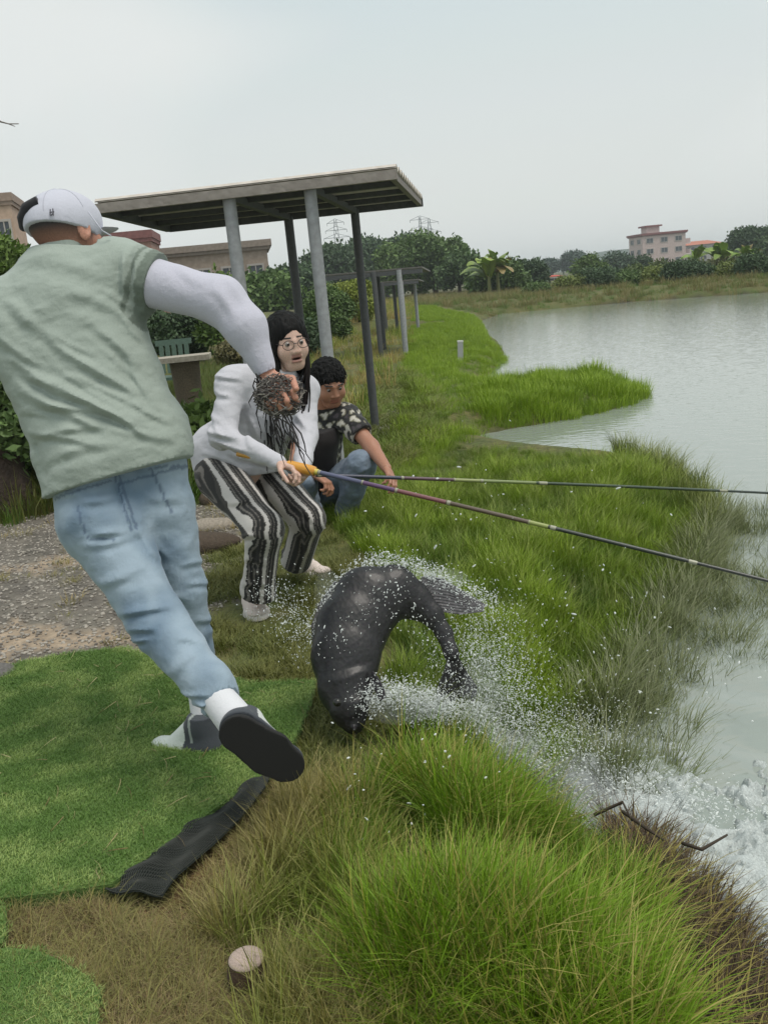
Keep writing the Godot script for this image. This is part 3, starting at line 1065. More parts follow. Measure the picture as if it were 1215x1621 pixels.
	f.into(s, func(p: Vector3, _n: Vector3) -> Color:
		var best := 9.0
		var which := 0
		for k in 4:
			var a: Vector3 = limbs[k][0]
			var ab: Vector3 = limbs[k][1] - a
			var e := (p - a - ab * clampf((p - a).dot(ab) / ab.length_squared(), 0.0, 1.0)).length()
			if e < best:
				best = e
				which = k
		var axis: Vector3 = (limbs[which][1] - limbs[which][0]).normalized()
		var x: Vector3 = limbs[which][2]
		x = (x - axis * x.dot(axis)).normalized()
		var y := axis.cross(x)
		var q: Vector3 = p - limbs[which][0]
		q -= axis * q.dot(axis)
		var u := fposmod(q.dot(x) / 0.052 + 0.55 + 0.1 * sin(q.dot(axis.cross(x)) * 70.0) + 0.05 * sin(q.length() * 40.0), 1.0)
		if u < 0.3:
			return lin(196, 192, 188)
		if u < 0.38 or (u > 0.46 and u < 0.62) or (u > 0.72 and u < 0.9):
			return Color(0.012, 0.012, 0.013)
		if u < 0.46 or (u > 0.66 and u < 0.72):
			return lin(110, 106, 102)
		return lin(60, 56, 54))
	part("trousers", s, cloth(0.9, 0.06), o)
	var canvas := cloth(0.8, 0.05)
	var plain := func(_t: float, _y: float, _x: float) -> Color: return lin(222, 208, 200)
	shoe(o, Vector3(-0.595, 0, -3.776) + Vector3(0, 0.004, 0), Vector3(-0.595, 0, -3.776) + Vector3(0.035, 0.004, 0.15), Vector3.UP, 0.056, lin(216, 210, 204), plain, canvas, canvas, 0.1)
	shoe(o, Vector3(-0.425, 0, -4.213) + Vector3(0, 0.004, 0), Vector3(-0.364, 0, -4.153) + Vector3(0.06, 0.004, 0.03), Vector3.UP, 0.044, lin(216, 210, 204), plain, canvas, canvas, 0.07)


func fold_at(x: float, y: float) -> Vector3:
	return C0 + CX * x + CY * y


const C0 := Vector3(-1.388, 2.588, -4.278)
const CX := (Vector3(1.233, 2.343, -4.218) - Vector3(-1.388, 2.588, -4.278)) / 1000.0
const CY := (Vector3(-1.64, 0.041, -3.661) - Vector3(-1.388, 2.588, -4.278)) / 1000.0


func squatting_man() -> void:
	var skin := lin(186, 134, 108)
	var hair := Color(0.008, 0.008, 0.009)
	var o := thing("person", "person squatting in black floral short sleeved shirt and blue jeans, short black hair", "person", Vector3(-0.282, 0, -5.035))
	var pelvis := Vector3(-0.398, 0.143, -5.384)
	var hr := Vector3(-0.313, 0.155, -5.345)
	var hl := Vector3(-0.48, 0.157, -5.325)
	var kr := Vector3(-0.097, 0.354, -4.982)
	var kl := Vector3(-0.424, 0.3, -4.887)
	var ar := Vector3(-0.225, 0.054, -5.136)
	var al := Vector3(-0.409, 0.038, -5.153)
	var chest := Vector3(-0.317, 0.49, -5.262)
	var neck := Vector3(-0.295, 0.655, -5.24)
	var skull := Vector3(-0.236, 0.797, -5.151)
	var sr := Vector3(-0.156, 0.594, -5.184)
	var sl := Vector3(-0.432, 0.579, -5.283)
	var er := Vector3(-0.033, 0.44, -5.003)
	var wr := Vector3(0.037, 0.348, -4.816)
	var el := Vector3(-0.456, 0.387, -5.093)
	var wl := Vector3(-0.344, 0.34, -4.876)
	var s := Soup.new()
	var f := field([pelvis, kr, kl, ar, al, skull, sr, sl, wr, el], 0.13, 0.014)
	f.bone(pelvis, chest, 0.11, 0.1, 0.05)
	f.bone(sl, sr, 0.055, 0.055, 0.05)
	f.bone(chest, neck, 0.07, 0.056, 0.04)
	f.bone(neck, skull, 0.056, 0.05, 0.03)
	for q in [[hr, kr, 0.075, 0.052], [kr, ar, 0.05, 0.034], [hl, kl, 0.075, 0.052], [kl, al, 0.05, 0.034], [sr, er, 0.048, 0.042], [er, wr, 0.042, 0.028], [sl, el, 0.045, 0.04], [el, wl, 0.04, 0.028]]:
		f.bone(q[0], q[1], q[2], q[3], 0.025)
	f.into(s, skin)
	var b := head(s, skull, Vector3(0.34, -0.42, 0.84), Vector3(0.03, 1, 0.2), 1.12, skin, hair, 0.0, 0.0)
	hand(s, wr, Vector3(0.079, 0.272, -4.674) - wr, Vector3(-0.35, -0.6, 0.3), 0.18, 0.55, skin, 1.0)
	hand(s, wl, Vector3(0.7, -0.5, 0.4), Vector3(0, -1, 0.2), 0.18, 0.8, skin)
	var flesh := surface(0.45, 0.05, 0.05)
	part("body", s, flesh, o)
	eyes(skull, b, 1.08, surface(0.2), o)
	# hair
	f = field([skull], 0.15, 0.0042)
	f.egg(skull + b * Vector3(0, 0.045, -0.016), b, Vector3(0.094, 0.094, 0.11), 0.001)
	f.egg(skull + b * Vector3(0.0, -0.038, 0.098), b, Vector3(0.084, 0.082, 0.094), 0.01, true)
	f.slice(skull + b * Vector3(0, -0.035, 0), b * Vector3(0, -1, 0.1))
	f.egg(skull + b * Vector3(0.09, -0.02, 0.03), b, Vector3(0.04, 0.045, 0.045), 0.006, true)
	f.egg(skull + b * Vector3(-0.09, -0.02, 0.03), b, Vector3(0.04, 0.045, 0.045), 0.006, true)
	var tufts := FastNoiseLite.new()
	tufts.seed = 18
	tufts.frequency = 38.0
	f.rough(tufts, 0.014)
	s = Soup.new()
	f.into(s, hair)
	var rng := RandomNumberGenerator.new()
	rng.seed = 10
	for k in 230:
		var a := rng.randf() * TAU
		var e := rng.randf_range(0.12, 1.5)
		var q := Vector3(cos(a) * cos(e) * 0.088, sin(e) * 0.088 + 0.045, sin(a) * cos(e) * 0.104 - 0.016)
		var p := skull + b * q
		var out := b * (q - Vector3(0, 0.03, 0)).normalized()
		var flow := (b * Vector3(q.x * 2.0, -0.6, q.z + 0.5)).normalized()
		s.tube([p - out * 0.01, p + out * 0.008 + flow * 0.012, p + out * 0.006 + flow * 0.032], [0.0045, 0.004, 0.001], 4, hair)
	var matte := surface(0.65)
	matte.metallic_specular = 0.25
	part("hair", s, matte, o)
	# shirt, open at the collar
	f = field([Vector3(-0.535, 0.699, -5.21), Vector3(0.031, 0.659, -5.097), Vector3(-0.388, 0.172, -5.391), el, er], 0.14, 0.0085)
	f.bone(Vector3(-0.393, 0.184, -5.373), chest, 0.135, 0.125, 0.06)
	f.bone(sl, sr, 0.07, 0.07, 0.06)
	f.bone(chest, Vector3(-0.297, 0.635, -5.256), 0.1, 0.07, 0.05)
	f.bone(sr, sr.lerp(er, 0.72), 0.07, 0.072, 0.04)
	f.bone(sl, sl.lerp(el, 0.72), 0.07, 0.066, 0.04)
	var crumple := FastNoiseLite.new()
	crumple.seed = 71
	crumple.frequency = 9.0
	f.rough(crumple, 0.016)
	f.shell(0.022)
	f.slice(sr.lerp(er, 0.62), er - sr, 0.11)
	f.slice(sl.lerp(el, 0.62), el - sl, 0.11)
	f.slice(Vector3(-0.295, 0.655, -5.24), Vector3(0, 1, 0), 0.08)
	f.slice(Vector3(-0.391, 0.164, -5.286), Vector3(0, -1, 0))
	f.bone(Vector3(-0.296, 0.653, -5.116), Vector3(-0.327, 0.437, -5.105), 0.055, 0.022, 0.01, Vector3.ZERO, 1.0, true)
	var petals := FastNoiseLite.new()
	petals.seed = 23
	petals.frequency = 16.0
	petals.fractal_octaves = 2
	s = Soup.new()
	f.into(s, func(p: Vector3, _n: Vector3) -> Color:
		var v := petals.get_noise_3dv(p)
		if v > 0.3:
			return lin(190, 186, 176)
		if v > 0.2:
			return lin(120, 116, 96)
		if v < -0.42:
			return lin(64, 60, 66)
		return Color(0.012, 0.012, 0.014))
	part("shirt", s, cloth(0.8, 0.08), o)
	s = Soup.new()
	f = field([Vector3(-0.432, 0.655, -5.199), Vector3(-0.23, 0.214, -5.298)], 0.1, 0.009)
	f.bone(Vector3(-0.378, 0.231, -5.323), Vector3(-0.317, 0.499, -5.202), 0.112, 0.11, 0.04)
	f.bone(Vector3(-0.317, 0.499, -5.202), Vector3(-0.306, 0.564, -5.197), 0.1, 0.085, 0.04)
	f.slice(Vector3(-0.31, 0.553, -5.174), Vector3(0, 1, 0.3).normalized(), 0.2)
	f.into(s, Color(0.02, 0.016, 0.016))
	part("undershirt", s, cloth(0.9, 0.08), o)
	# jeans
	f = field([pelvis, kr, kl, ar, al], 0.13, 0.0085)
	f.bone(Vector3(-0.472, 0.158, -5.387), Vector3(-0.314, 0.15, -5.385), 0.115, 0.115, 0.05)
	f.bone(hr, kr, 0.095, 0.076, 0.04)
	f.bone(hl, kl, 0.095, 0.074, 0.02)
	f.bone(kr, ar, 0.074, 0.06, 0.03)
	f.bone(kl, al, 0.07, 0.058, 0.02)
	f.rough(crumple, 0.018)
	f.slice(ar, ar - kr, 0.08)
	s = Soup.new()
	f.into(s, func(p: Vector3, _n: Vector3) -> Color: return lin(92, 108, 128).lerp(lin(124, 138, 154), clampf(0.5 + crumple.get_noise_3dv(p * 0.7), 0.0, 1.0)))
	part("jeans", s, cloth(0.9, 0.08), o)
	var knit := cloth(0.8, 0.05)
	var plain := func(t: float, _y: float, _x: float) -> Color: return lin(150, 156, 158) if t > 0.2 else lin(80, 86, 90)
	for q in [[ar, 0.0], [al, 0.0]]:
		var heel: Vector3 = q[0] * Vector3(1, 0, 1) + Vector3(-0.02, 0.004, -0.03)
		shoe(o, heel, heel + Vector3(0.06, 0, 0.17), Vector3.UP, 0.045, lin(190, 190, 186), plain, knit, knit)



# ---------------------------------------------------------------- land and water
const WATER := -0.18
var POND := PackedVector2Array([Vector2(0.831, -0.944), Vector2(0.728, -1.374), Vector2(0.688, -1.59), Vector2(0.69, -1.815), Vector2(0.675, -1.957), Vector2(0.58, -2.19), Vector2(0.501, -2.397), Vector2(0.486, -2.585), Vector2(0.633, -2.959), Vector2(0.928, -3.553), Vector2(1.439, -4.377), Vector2(1.871, -5.121), Vector2(2.092, -5.799), Vector2(2.095, -6.686), Vector2(1.533, -7.341), Vector2(0.865, -8.626), Vector2(1.254, -8.897), Vector2(1.798, -9.141), Vector2(2.393, -9.482), Vector2(2.868, -9.868), Vector2(3.143, -10.625), Vector2(3.246, -11.553), Vector2(2.825, -12.125), Vector2(2.18, -12.243), Vector2(1.646, -12.332), Vector2(1.654, -13.362), Vector2(2.289, -16.106), Vector2(2.751, -18.628), Vector2(3.058, -21.806), Vector2(3.435, -27.221), Vector2(4.071, -33.154), Vector2(5.456, -37.528), Vector2(8.097, -37.458), Vector2(10.511, -37.066), Vector2(14.506, -33.851), Vector2(18.14, -29.201), Vector2(20.713, -18.851), Vector2(20.729, -5.407)])
var DIRT := PackedVector2Array([Vector2(-4.911, -6.364), Vector2(-2.537, -5.981), Vector2(-2.27, -6.193), Vector2(-1.72, -6.077), Vector2(-1.144, -5.946), Vector2(-0.806, -5.546), Vector2(-0.696, -4.383), Vector2(-0.752, -3.531), Vector2(-0.838, -3.32), Vector2(-1.037, -3.338), Vector2(-1.355, -3.341), Vector2(-1.473, -3.204), Vector2(-2.007, -2.914)])
var SAND := PackedVector2Array([Vector2(-1.843, -3.747), Vector2(-1.681, -3.895), Vector2(-1.357, -3.753), Vector2(-1.19, -3.84), Vector2(-1.011, -3.6), Vector2(-1.198, -3.475), Vector2(-1.464, -3.444), Vector2(-1.67, -3.338)])
var SAND_FAR := PackedVector2Array([Vector2(-2.072, -4.951), Vector2(-1.801, -4.984), Vector2(-1.631, -4.769), Vector2(-1.846, -4.702)])
var PATH := PackedVector2Array([Vector2(0.077, -12.211), Vector2(0.47, -13.138), Vector2(0.457, -11.131), Vector2(0.351, -9.718), Vector2(0.162, -8.104), Vector2(-0.044, -7.253), Vector2(-0.196, -7.336), Vector2(-0.029, -8.608), Vector2(0.088, -9.916)])
var THATCH := PackedVector2Array([Vector2(-1.022, -1.806), Vector2(-0.915, -1.823), Vector2(-0.687, -1.822), Vector2(-0.538, -1.939), Vector2(-0.443, -2.139), Vector2(-0.358, -2.279), Vector2(-0.149, -2.087), Vector2(-0.146, -1.807), Vector2(-0.252, -1.695), Vector2(-0.29, -1.518), Vector2(-0.282, -1.311), Vector2(-0.84, -1.376)])
var STRIP := PackedVector2Array([Vector2(-0.344, -2.328), Vector2(-0.326, -2.203), Vector2(-0.4, -2.046), Vector2(-0.47, -1.892), Vector2(-0.524, -1.714), Vector2(-0.698, -1.76), Vector2(-0.721, -1.895), Vector2(-0.562, -2.073), Vector2(-0.425, -2.259)])
var waves := FastNoiseLite.new()


func shore(p: Vector2) -> float:
	var best := 1e9
	var n := POND.size()
	for k in n:
		var a := POND[k]
		var ab := POND[(k + 1) % n] - a
		var q := p - a
		var t := clampf(q.dot(ab) / ab.length_squared(), 0.0, 1.0)
		best = minf(best, (q - ab * t).length_squared())
	best = sqrt(best)
	return -best if Geometry2D.is_point_in_polygon(p, POND) else best


func lie(x: float, z: float, sd: float) -> float:
	var y := 0.0
	var away := Vector2(x, z).length()
	if sd < 0.0:
		y = WATER - minf(0.5, -sd * 0.35) - 0.01
	else:
		y = lerpf(WATER - 0.01, 0.0, smoothstep(0.0, 0.5, sd))
		y += 0.02 * waves.get_noise_2d(x * 3.0, z * 3.0) * smoothstep(0.0, 0.6, sd)
		if z < -30.0:
			y += 0.28 * smoothstep(0.0, 4.0, sd)
		y += 0.5 * smoothstep(-2.2, -4.5, x) * smoothstep(-7.0, -11.0, z) * smoothstep(80.0, 30.0, away)
	return y


func ground(x: float, z: float) -> float:
	return lie(x, z, shore(Vector2(x, z)))


func within(p: Vector2, poly: PackedVector2Array) -> bool:
	return Geometry2D.is_point_in_polygon(p, poly)


func lay_land() -> void:
	waves.seed = 2
	waves.frequency = 0.5
	waves.fractal_octaves = 3
	var s := Soup.new()
	var rows := 460
	var cols := 280
	for r in rows + 1:
		var away := 2.2 * (exp(6.3 * r / rows) - 1.0)
		for k in cols + 1:
			var u := (k * 2.0 / cols - 1.0)
			var x := (1.6 + 0.35 * away) * sinh(3.0 * u) * 0.5
			var z := 2.0 - away
			var p := Vector2(x, z)
			var sd := shore(p) if away < 90.0 else 50.0
			var y := lie(x, z, sd)
			var n := waves.get_noise_2d(x * 6.0, z * 6.0)
			var c := lin(92, 104, 52).lerp(lin(120, 112, 66), clampf(0.4 + n, 0.0, 1.0))
			if away < 40.0:
				if within(p + Vector2(n, n) * 0.12, DIRT):
					c = lin(108, 103, 95).lerp(lin(134, 128, 117), clampf(0.5 + n * 1.3, 0.0, 1.0))
					if within(p + Vector2(n, -n) * 0.15, SAND) or within(p + Vector2(n, -n) * 0.15, SAND_FAR):
						c = lin(178, 160, 138)
				elif within(p + Vector2(n, n) * 0.2, PATH):
					c = lin(128, 122, 112)
				elif within(p + Vector2(n, n) * 0.08, THATCH):
					c = lin(112, 88, 58)
			if sd < 0.12 and away < 90.0:
				c = c.lerp(lin(62, 54, 40), smoothstep(0.12, -0.05, sd))
			if away > 45.0:
				c = lin(84, 92, 56).lerp(lin(104, 98, 64), clampf(0.5 + n, 0.0, 1.0))
			s.v.append(Vector3(x, y, z))
			s.n.append(Vector3.UP)
			s.c.append(c)
	var w := cols + 1
	for r in rows:
		for k in cols:
			var a := r * w + k
			s.i.append_array(PackedInt32Array([a, a + w, a + 1, a + 1, a + w, a + w + 1]))
	for r in range(1, rows):
		for k in range(1, cols):
			var a := r * w + k
			s.n[a] = (s.v[a + 1] - s.v[a - 1]).cross(s.v[a + w] - s.v[a - w]).normalized()
			if s.n[a].y < 0.0:
				s.n[a] = -s.n[a]
	structure("ground", s, surface(0.95, 0.9, 1.0))

	# the pond
	s = Soup.new()
	rows = 200
	cols = 160
	var swell := FastNoiseLite.new()
	swell.seed = 6
	swell.frequency = 1.0
	swell.fractal_octaves = 3
	for r in rows + 1:
		var away := 1.6 * (exp(4.6 * r / rows) - 1.0)
		for k in cols + 1:
			var u := k * 2.0 / cols - 1.0
			var x := 2.5 + (1.6 + 0.4 * away) * sinh(2.6 * u) * 0.5
			var z := 1.0 - away
			var near := smoothstep(1.5, 0.3, Vector2(x - 0.95, z + 2.1).length())
			var y := WATER + swell.get_noise_2d(x * 4.0, z * 4.0) * 0.05 * near
			s.v.append(Vector3(x, y, z))
			s.n.append(Vector3.UP)
			s.c.append(Color.WHITE)
	w = cols + 1
	for r in rows:
		for k in cols:
			var a := r * w + k
			s.i.append_array(PackedInt32Array([a, a + w, a + 1, a + 1, a + w, a + w + 1]))
	for r in range(1, rows):
		for k in range(1, cols):
			var a := r * w + k
			s.n[a] = (s.v[a + 1] - s.v[a - 1]).cross(s.v[a + w] - s.v[a - w]).normalized()
			if s.n[a].y < 0.0:
				s.n[a] = -s.n[a]
	var m := StandardMaterial3D.new()
	m.albedo_color = lin(142, 150, 142).linear_to_srgb()
	m.roughness = 0.03
	m.metallic_specular = 0.7
	m.uv1_triplanar = true
	m.uv1_world_triplanar = true
	m.uv1_scale = Vector3(0.32, 0.32, 0.8)
	m.normal_enabled = true
	m.normal_texture = noise_texture("ripple", 0.022, 3, Color.BLACK, Color.WHITE, 5.0)
	m.normal_scale = 0.2
	structure("water", s, m)


# ---------------------------------------------------------------- grass
# a tuft: blades that rise and bend over; tall, wide, bend and spread are in metres or shares of the height
func tuft(blades: int, spread: float, tall: float, wide: float, bend: float, seed_: int, steps := 4, low := 0.5) -> ArrayMesh:
	var rng := RandomNumberGenerator.new()
	rng.seed = seed_
	var s := Soup.new()
	for b in blades:
		var a := rng.randf() * TAU
		var root := Vector3(cos(a), 0, sin(a)) * spread * sqrt(rng.randf())
		var turn := a + rng.randf_range(-1.2, 1.2)
		var dir := Vector3(cos(turn), 0, sin(turn))
		var side := Vector3(-sin(turn), 0, cos(turn)).rotated(Vector3.UP, rng.randf_range(-0.7, 0.7))
		var hh := tall * rng.randf_range(low, 1.0)
		var over := bend * rng.randf_range(0.25, 1.3)
		var ww := wide * rng.randf_range(0.6, 1.0)
		var shade := rng.randf_range(0.75, 1.1)
		var col := Color(shade, shade, shade * 0.95)
		if rng.randf() < 0.12:
			col = Color(1.35 * shade, 1.15 * shade, 0.9 * shade)
		var first := s.v.size()
		for k in steps + 1:
			var t := k / float(steps)
			var p := root + Vector3.UP * hh * (t - 0.45 * over * t * t) + dir * hh * over * t * t
			var half := side * ww * 0.5 * (1.0 - t * t * 0.96) + dir * 0.0004
			var tangent := (Vector3.UP * (1.0 - 0.9 * over * t) + dir * 2.0 * over * t).normalized()
			var nn := side.cross(tangent).normalized()
			for e in [-1.0, 1.0]:
				s.v.append(p + half * e)
				s.n.append((nn + side * e * 0.35).normalized())
				s.c.append(col)
		for k in steps:
			var q := first + k * 2
			s.i.append_array(PackedInt32Array([q, q + 2, q + 1, q + 1, q + 2, q + 3]))
	return s.mesh()


func leafy(rough := 0.6) -> StandardMaterial3D:
	var m := surface(rough)
	m.backlight_enabled = true
	m.backlight = Color(0.35, 0.42, 0.12)
	return m


# spread copies of the tufts over the area; look(x, z, noise) gives [chance, size, colour]
func sow(called: String, label: String, tufts: Array, m: Material, area: PackedVector2Array, count: int, seed_: int, look: Callable, in_water := false) -> void:
	var rng := RandomNumberGenerator.new()
	rng.seed = seed_
	var lo := area[0]
	var hi := area[0]
	for p in area:
		lo = lo.min(p)
		hi = hi.max(p)
	var where := []
	var tints := []
	for t in tufts:
		where.append([])
		tints.append([])
	var full := 0.0
	for k in area.size():
		full += area[k].cross(area[(k + 1) % area.size()])
	var tries := int(count * (hi - lo).x * (hi - lo).y / maxf(absf(full) * 0.5, 0.001))
	for k in tries:
		var p := Vector2(rng.randf_range(lo.x, hi.x), rng.randf_range(lo.y, hi.y))
		var n := waves.get_noise_2d(p.x * 4.0 + 7.0, p.y * 4.0)
		var turn := rng.randf() * TAU
		var pick := rng.randi() % tufts.size()
		var chance := rng.randf()
		var vary := rng.randf()
		if not within(p, area):
			continue
		var how: Array = look.call(p, n, vary)
		if chance > how[0]:
			continue
		var sd := shore(p)
		if sd < -0.02 and not in_water:
			continue
		var y := maxf(lie(p.x, p.y, sd), WATER - 0.12) - 0.01
		var size: float = how[1] * lerpf(0.75, 1.15, vary)
		where[pick].append(Transform3D(Basis(Vector3.UP, turn).scaled(Vector3(size, size * lerpf(0.85, 1.15, chance / maxf(how[0], 0.01)), size)), Vector3(p.x, y, p.y)))
		tints[pick].append(how[2])
	for k in tufts.size():
		stuff(called, label, "grass", tufts[k], m, where[k], tints[k])


func grow_grass() -> void:
	var m := leafy()
	var lush := lin(112, 144, 28)
	var fresh := lin(142, 168, 40)
	var deep := lin(78, 110, 26)
	var straw := lin(176, 154, 98)
	var olive := lin(120, 122, 62)
	var tall := []
	var mid := []
	var far := []
	var low := []
	var dead := []
	tall.append(tuft(44, 0.06, 0.3, 0.0042, 0.55, 100, 5, 0.4))
	mid.append(tuft(40, 0.08, 0.3, 0.005, 0.45, 200, 4, 0.45))
	low.append(tuft(32, 0.06, 0.075, 0.0035, 0.8, 400, 3, 0.3))
	far.append(tuft(40, 0.22, 0.42, 0.014, 0.45, 300, 3, 0.4))
	dead.append(tuft(36, 0.08, 0.17, 0.003, 1.15, 500, 5, 0.4))
	var stalks := [tuft(16, 0.09, 0.2, 0.0055, 0.9, 520, 5, 0.3)]
	# the lush clump on the bank in front
	sow("tall_grass", "lush tall green grass on the near bank below the leaping fish", tall, m, PackedVector2Array([Vector2(-0.148, -2.031), Vector2(-0.019, -2.123), Vector2(0.179, -2.149), Vector2(0.341, -1.975), Vector2(0.447, -1.83), Vector2(0.427, -1.657), Vector2(0.414, -1.526), Vector2(0.381, -1.339), Vector2(0.347, -1.178), Vector2(0.002, -1.217), Vector2(-0.144, -1.604), Vector2(-0.203, -1.816)]), 1700, 1, func(p: Vector2, n: float, v: float) -> Array:
		return [0.62 + n * 2.2, 0.6 + n * 0.8, deep.lerp(lush, clampf(0.45 + n * 1.6 + v * 0.5, 0.0, 1.2)).lerp(straw, 0.65 if v > 0.88 else 0.0)])
	# dead brown stalks at the water's edge
	sow("dead_stalks", "dark brown dead stalks matted on the water's edge at the bottom corner", stalks, surface(0.85), PackedVector2Array([Vector2(0.52, -2.156), Vector2(0.583, -2.089), Vector2(0.616, -1.941), Vector2(0.639, -1.738), Vector2(0.656, -1.502), Vector2(0.699, -1.213), Vector2(0.386, -1.282), Vector2(0.414, -1.565), Vector2(0.472, -1.892)]), 1100, 2, func(p: Vector2, n: float, v: float) -> Array:
		return [0.9, 0.8, lin(46, 38, 32).lerp(lin(120, 100, 74), v * v).lerp(lin(150, 142, 70), 0.7 if v > 0.88 else 0.0)], true)
	# thatch of dry straw around the mats
	sow("dry_grass", "flattened dry brown grass beside the artificial turf", dead, surface(0.85), THATCH, 1900, 3, func(p: Vector2, n: float, v: float) -> Array:
		return [0.0 if within(p, STRIP) else 0.9, 0.26 + 0.3 * v, lin(104, 86, 62).lerp(lin(190, 170, 128), clampf(v * 0.9 + n, 0.0, 1.0)).lerp(olive, 0.8 if v > 0.75 else 0.05)])
	sow("mixed_grass", "yellowing grass between the dry patch and the lush clump", tall, m, PackedVector2Array([Vector2(-0.327, -2.118), Vector2(-0.149, -2.147), Vector2(-0.034, -1.79), Vector2(0.058, -1.576), Vector2(0.062, -1.21), Vector2(-0.308, -1.251), Vector2(-0.284, -1.454), Vector2(-0.451, -1.684), Vector2(-0.342, -1.792)]), 850, 4, func(p: Vector2, n: float, v: float) -> Array:
		return [0.0 if within(p, STRIP) else 0.6 + n * 1.5, 0.42 + 0.25 * v, lush.lerp(lin(150, 140, 88), clampf(0.25 + n + v * 0.5, 0.0, 1.0))])
	# short worn turf behind the mat and under the fish
	sow("short_grass", "short worn grass between the mat and the water", low, m, PackedVector2Array([Vector2(-0.94, -4.689), Vector2(-0.177, -5.214), Vector2(0.029, -4.715), Vector2(-0.062, -3.348), Vector2(0.13, -2.735), Vector2(-0.009, -2.351), Vector2(-0.148, -2.059), Vector2(-0.332, -2.179), Vector2(-0.317, -2.74), Vector2(-0.668, -3.018), Vector2(-0.832, -3.287)]), 4600, 5, func(p: Vector2, n: float, v: float) -> Array:
		return [0.0 if p.distance_to(Vector2(-0.569, -3.69)) < 0.17 else 0.55 + n * 1.6, 0.6 + 0.5 * v, lin(96, 112, 52).lerp(olive, clampf(0.4 + n + v * 0.4, 0.0, 1.0))])
	# long soft grass on the bank beyond the fish
	sow("bank_grass", "long soft green grass on the sloping bank beyond the fish", mid, m, PackedVector2Array([Vector2(-0.321, -5.122), Vector2(-0.015, -6.026), Vector2(0.209, -7.258), Vector2(0.54, -7.595), Vector2(0.796, -7.101), Vector2(1.334, -6.391), Vector2(1.819, -5.805), Vector2(1.8, -5.048), Vector2(1.591, -4.38), Vector2(1.237, -3.846), Vector2(0.803, -3.117), Vector2(0.556, -2.686), Vector2(0.424, -2.338), Vector2(0.323, -2.218), Vector2(0.154, -2.217), Vector2(-0.006, -2.424), Vector2(-0.014, -3.335), Vector2(-0.048, -4.171)]), 6500, 6, func(p: Vector2, n: float, v: float) -> Array:
		var edge := shore(p)
		return [0.9 + n * 0.4, (0.4 + n * 0.25 + 0.2 * v) * (1.0 if p.y > -6.0 else 0.5), deep.lerp(fresh, clampf(0.4 + n * 1.1 + v * 0.3, 0.0, 1.0)).lerp(lin(146, 150, 90), 0.5 if v > 0.85 else 0.0)], true)
	# reeds that stand in the shallows
	sow("reeds", "thin pale reeds standing in the shallow water", mid, m, PackedVector2Array([Vector2(1.824, -4.992), Vector2(2.266, -5.275), Vector2(2.008, -4.085), Vector2(1.467, -3.409), Vector2(1.185, -3.102), Vector2(0.944, -2.575), Vector2(0.701, -2.361), Vector2(0.518, -2.429), Vector2(0.505, -2.582), Vector2(0.685, -2.947), Vector2(0.97, -3.471), Vector2(1.435, -4.272)]), 1900, 7, func(p: Vector2, n: float, v: float) -> Array:
		return [0.34 + n * 1.2 + 0.3 * smoothstep(-0.4, 0.0, shore(p)), 0.6 + 0.35 * v, lush.lerp(lin(136, 140, 108), clampf(0.4 + v * 0.6, 0.0, 1.0))], true)
	sow("edge_reeds", "tall reed blades along the tip of the grassy bank", mid, m, PackedVector2Array([Vector2(1.681, -6.723), Vector2(1.887, -6.618), Vector2(2.073, -6.335), Vector2(2.057, -5.626), Vector2(1.839, -4.846), Vector2(1.574, -4.444), Vector2(1.682, -5.047), Vector2(1.759, -5.757)]), 300, 8, func(p: Vector2, n: float, v: float) -> Array:
		return [0.5, 0.5 + 0.4 * v, deep.lerp(lin(140, 146, 84), v)], true)
	# the bank that runs away from the camera
	sow("far_bank_grass", "bright green grass on the long bank running away from the shelter", far, m, PackedVector2Array([Vector2(0.056, -7.198), Vector2(0.343, -10.277), Vector2(0.563, -15.239), Vector2(1.346, -28.549), Vector2(2.429, -43.988), Vector2(4.033, -33.108), Vector2(2.926, -22.963), Vector2(2.439, -16.291), Vector2(1.476, -11.608), Vector2(1.294, -9.521), Vector2(0.907, -7.998), Vector2(0.732, -7.416), Vector2(0.44, -6.986)]), 8000, 9, func(p: Vector2, n: float, v: float) -> Array:
		return [0.95, 0.28 + n * 0.25, lush.lerp(fresh, clampf(0.45 + n * 1.4 + v * 0.3, 0.0, 1.0))])
	sow("spit_grass", "bright grass on the low spit reaching into the pond", far, m, PackedVector2Array([Vector2(1.34, -10.968), Vector2(1.707, -11.891), Vector2(2.671, -11.475), Vector2(3.173, -11.162), Vector2(3.069, -10.427), Vector2(2.803, -9.807), Vector2(1.943, -9.224), Vector2(1.265, -8.973), Vector2(0.993, -8.982)]), 1300, 19, func(p: Vector2, n: float, v: float) -> Array:
		return [0.95, 0.32 + n * 0.3 + 0.12 * v, lush.lerp(fresh, clampf(0.5 + n + v * 0.4, 0.0, 1.0))], true)
	sow("dry_bank_grass", "dry yellowish grass among the shelter posts", far, surface(0.8), PackedVector2Array([Vector2(-1.173, -14.81), Vector2(-2.492, -37.53), Vector2(-4.457, -120.684), Vector2(3.985, -70.95), Vector2(1.431, -28.349), Vector2(0.513, -14.112), Vector2(0.087, -11.815), Vector2(-0.217, -9.627), Vector2(-0.531, -10.97)]), 3200, 10, func(p: Vector2, n: float, v: float) -> Array:
		return [0.85, 0.4 + 0.35 * v, straw.lerp(lush, clampf(0.3 + n * 1.5 + (v - 0.5) * 0.7, 0.0, 0.85))])
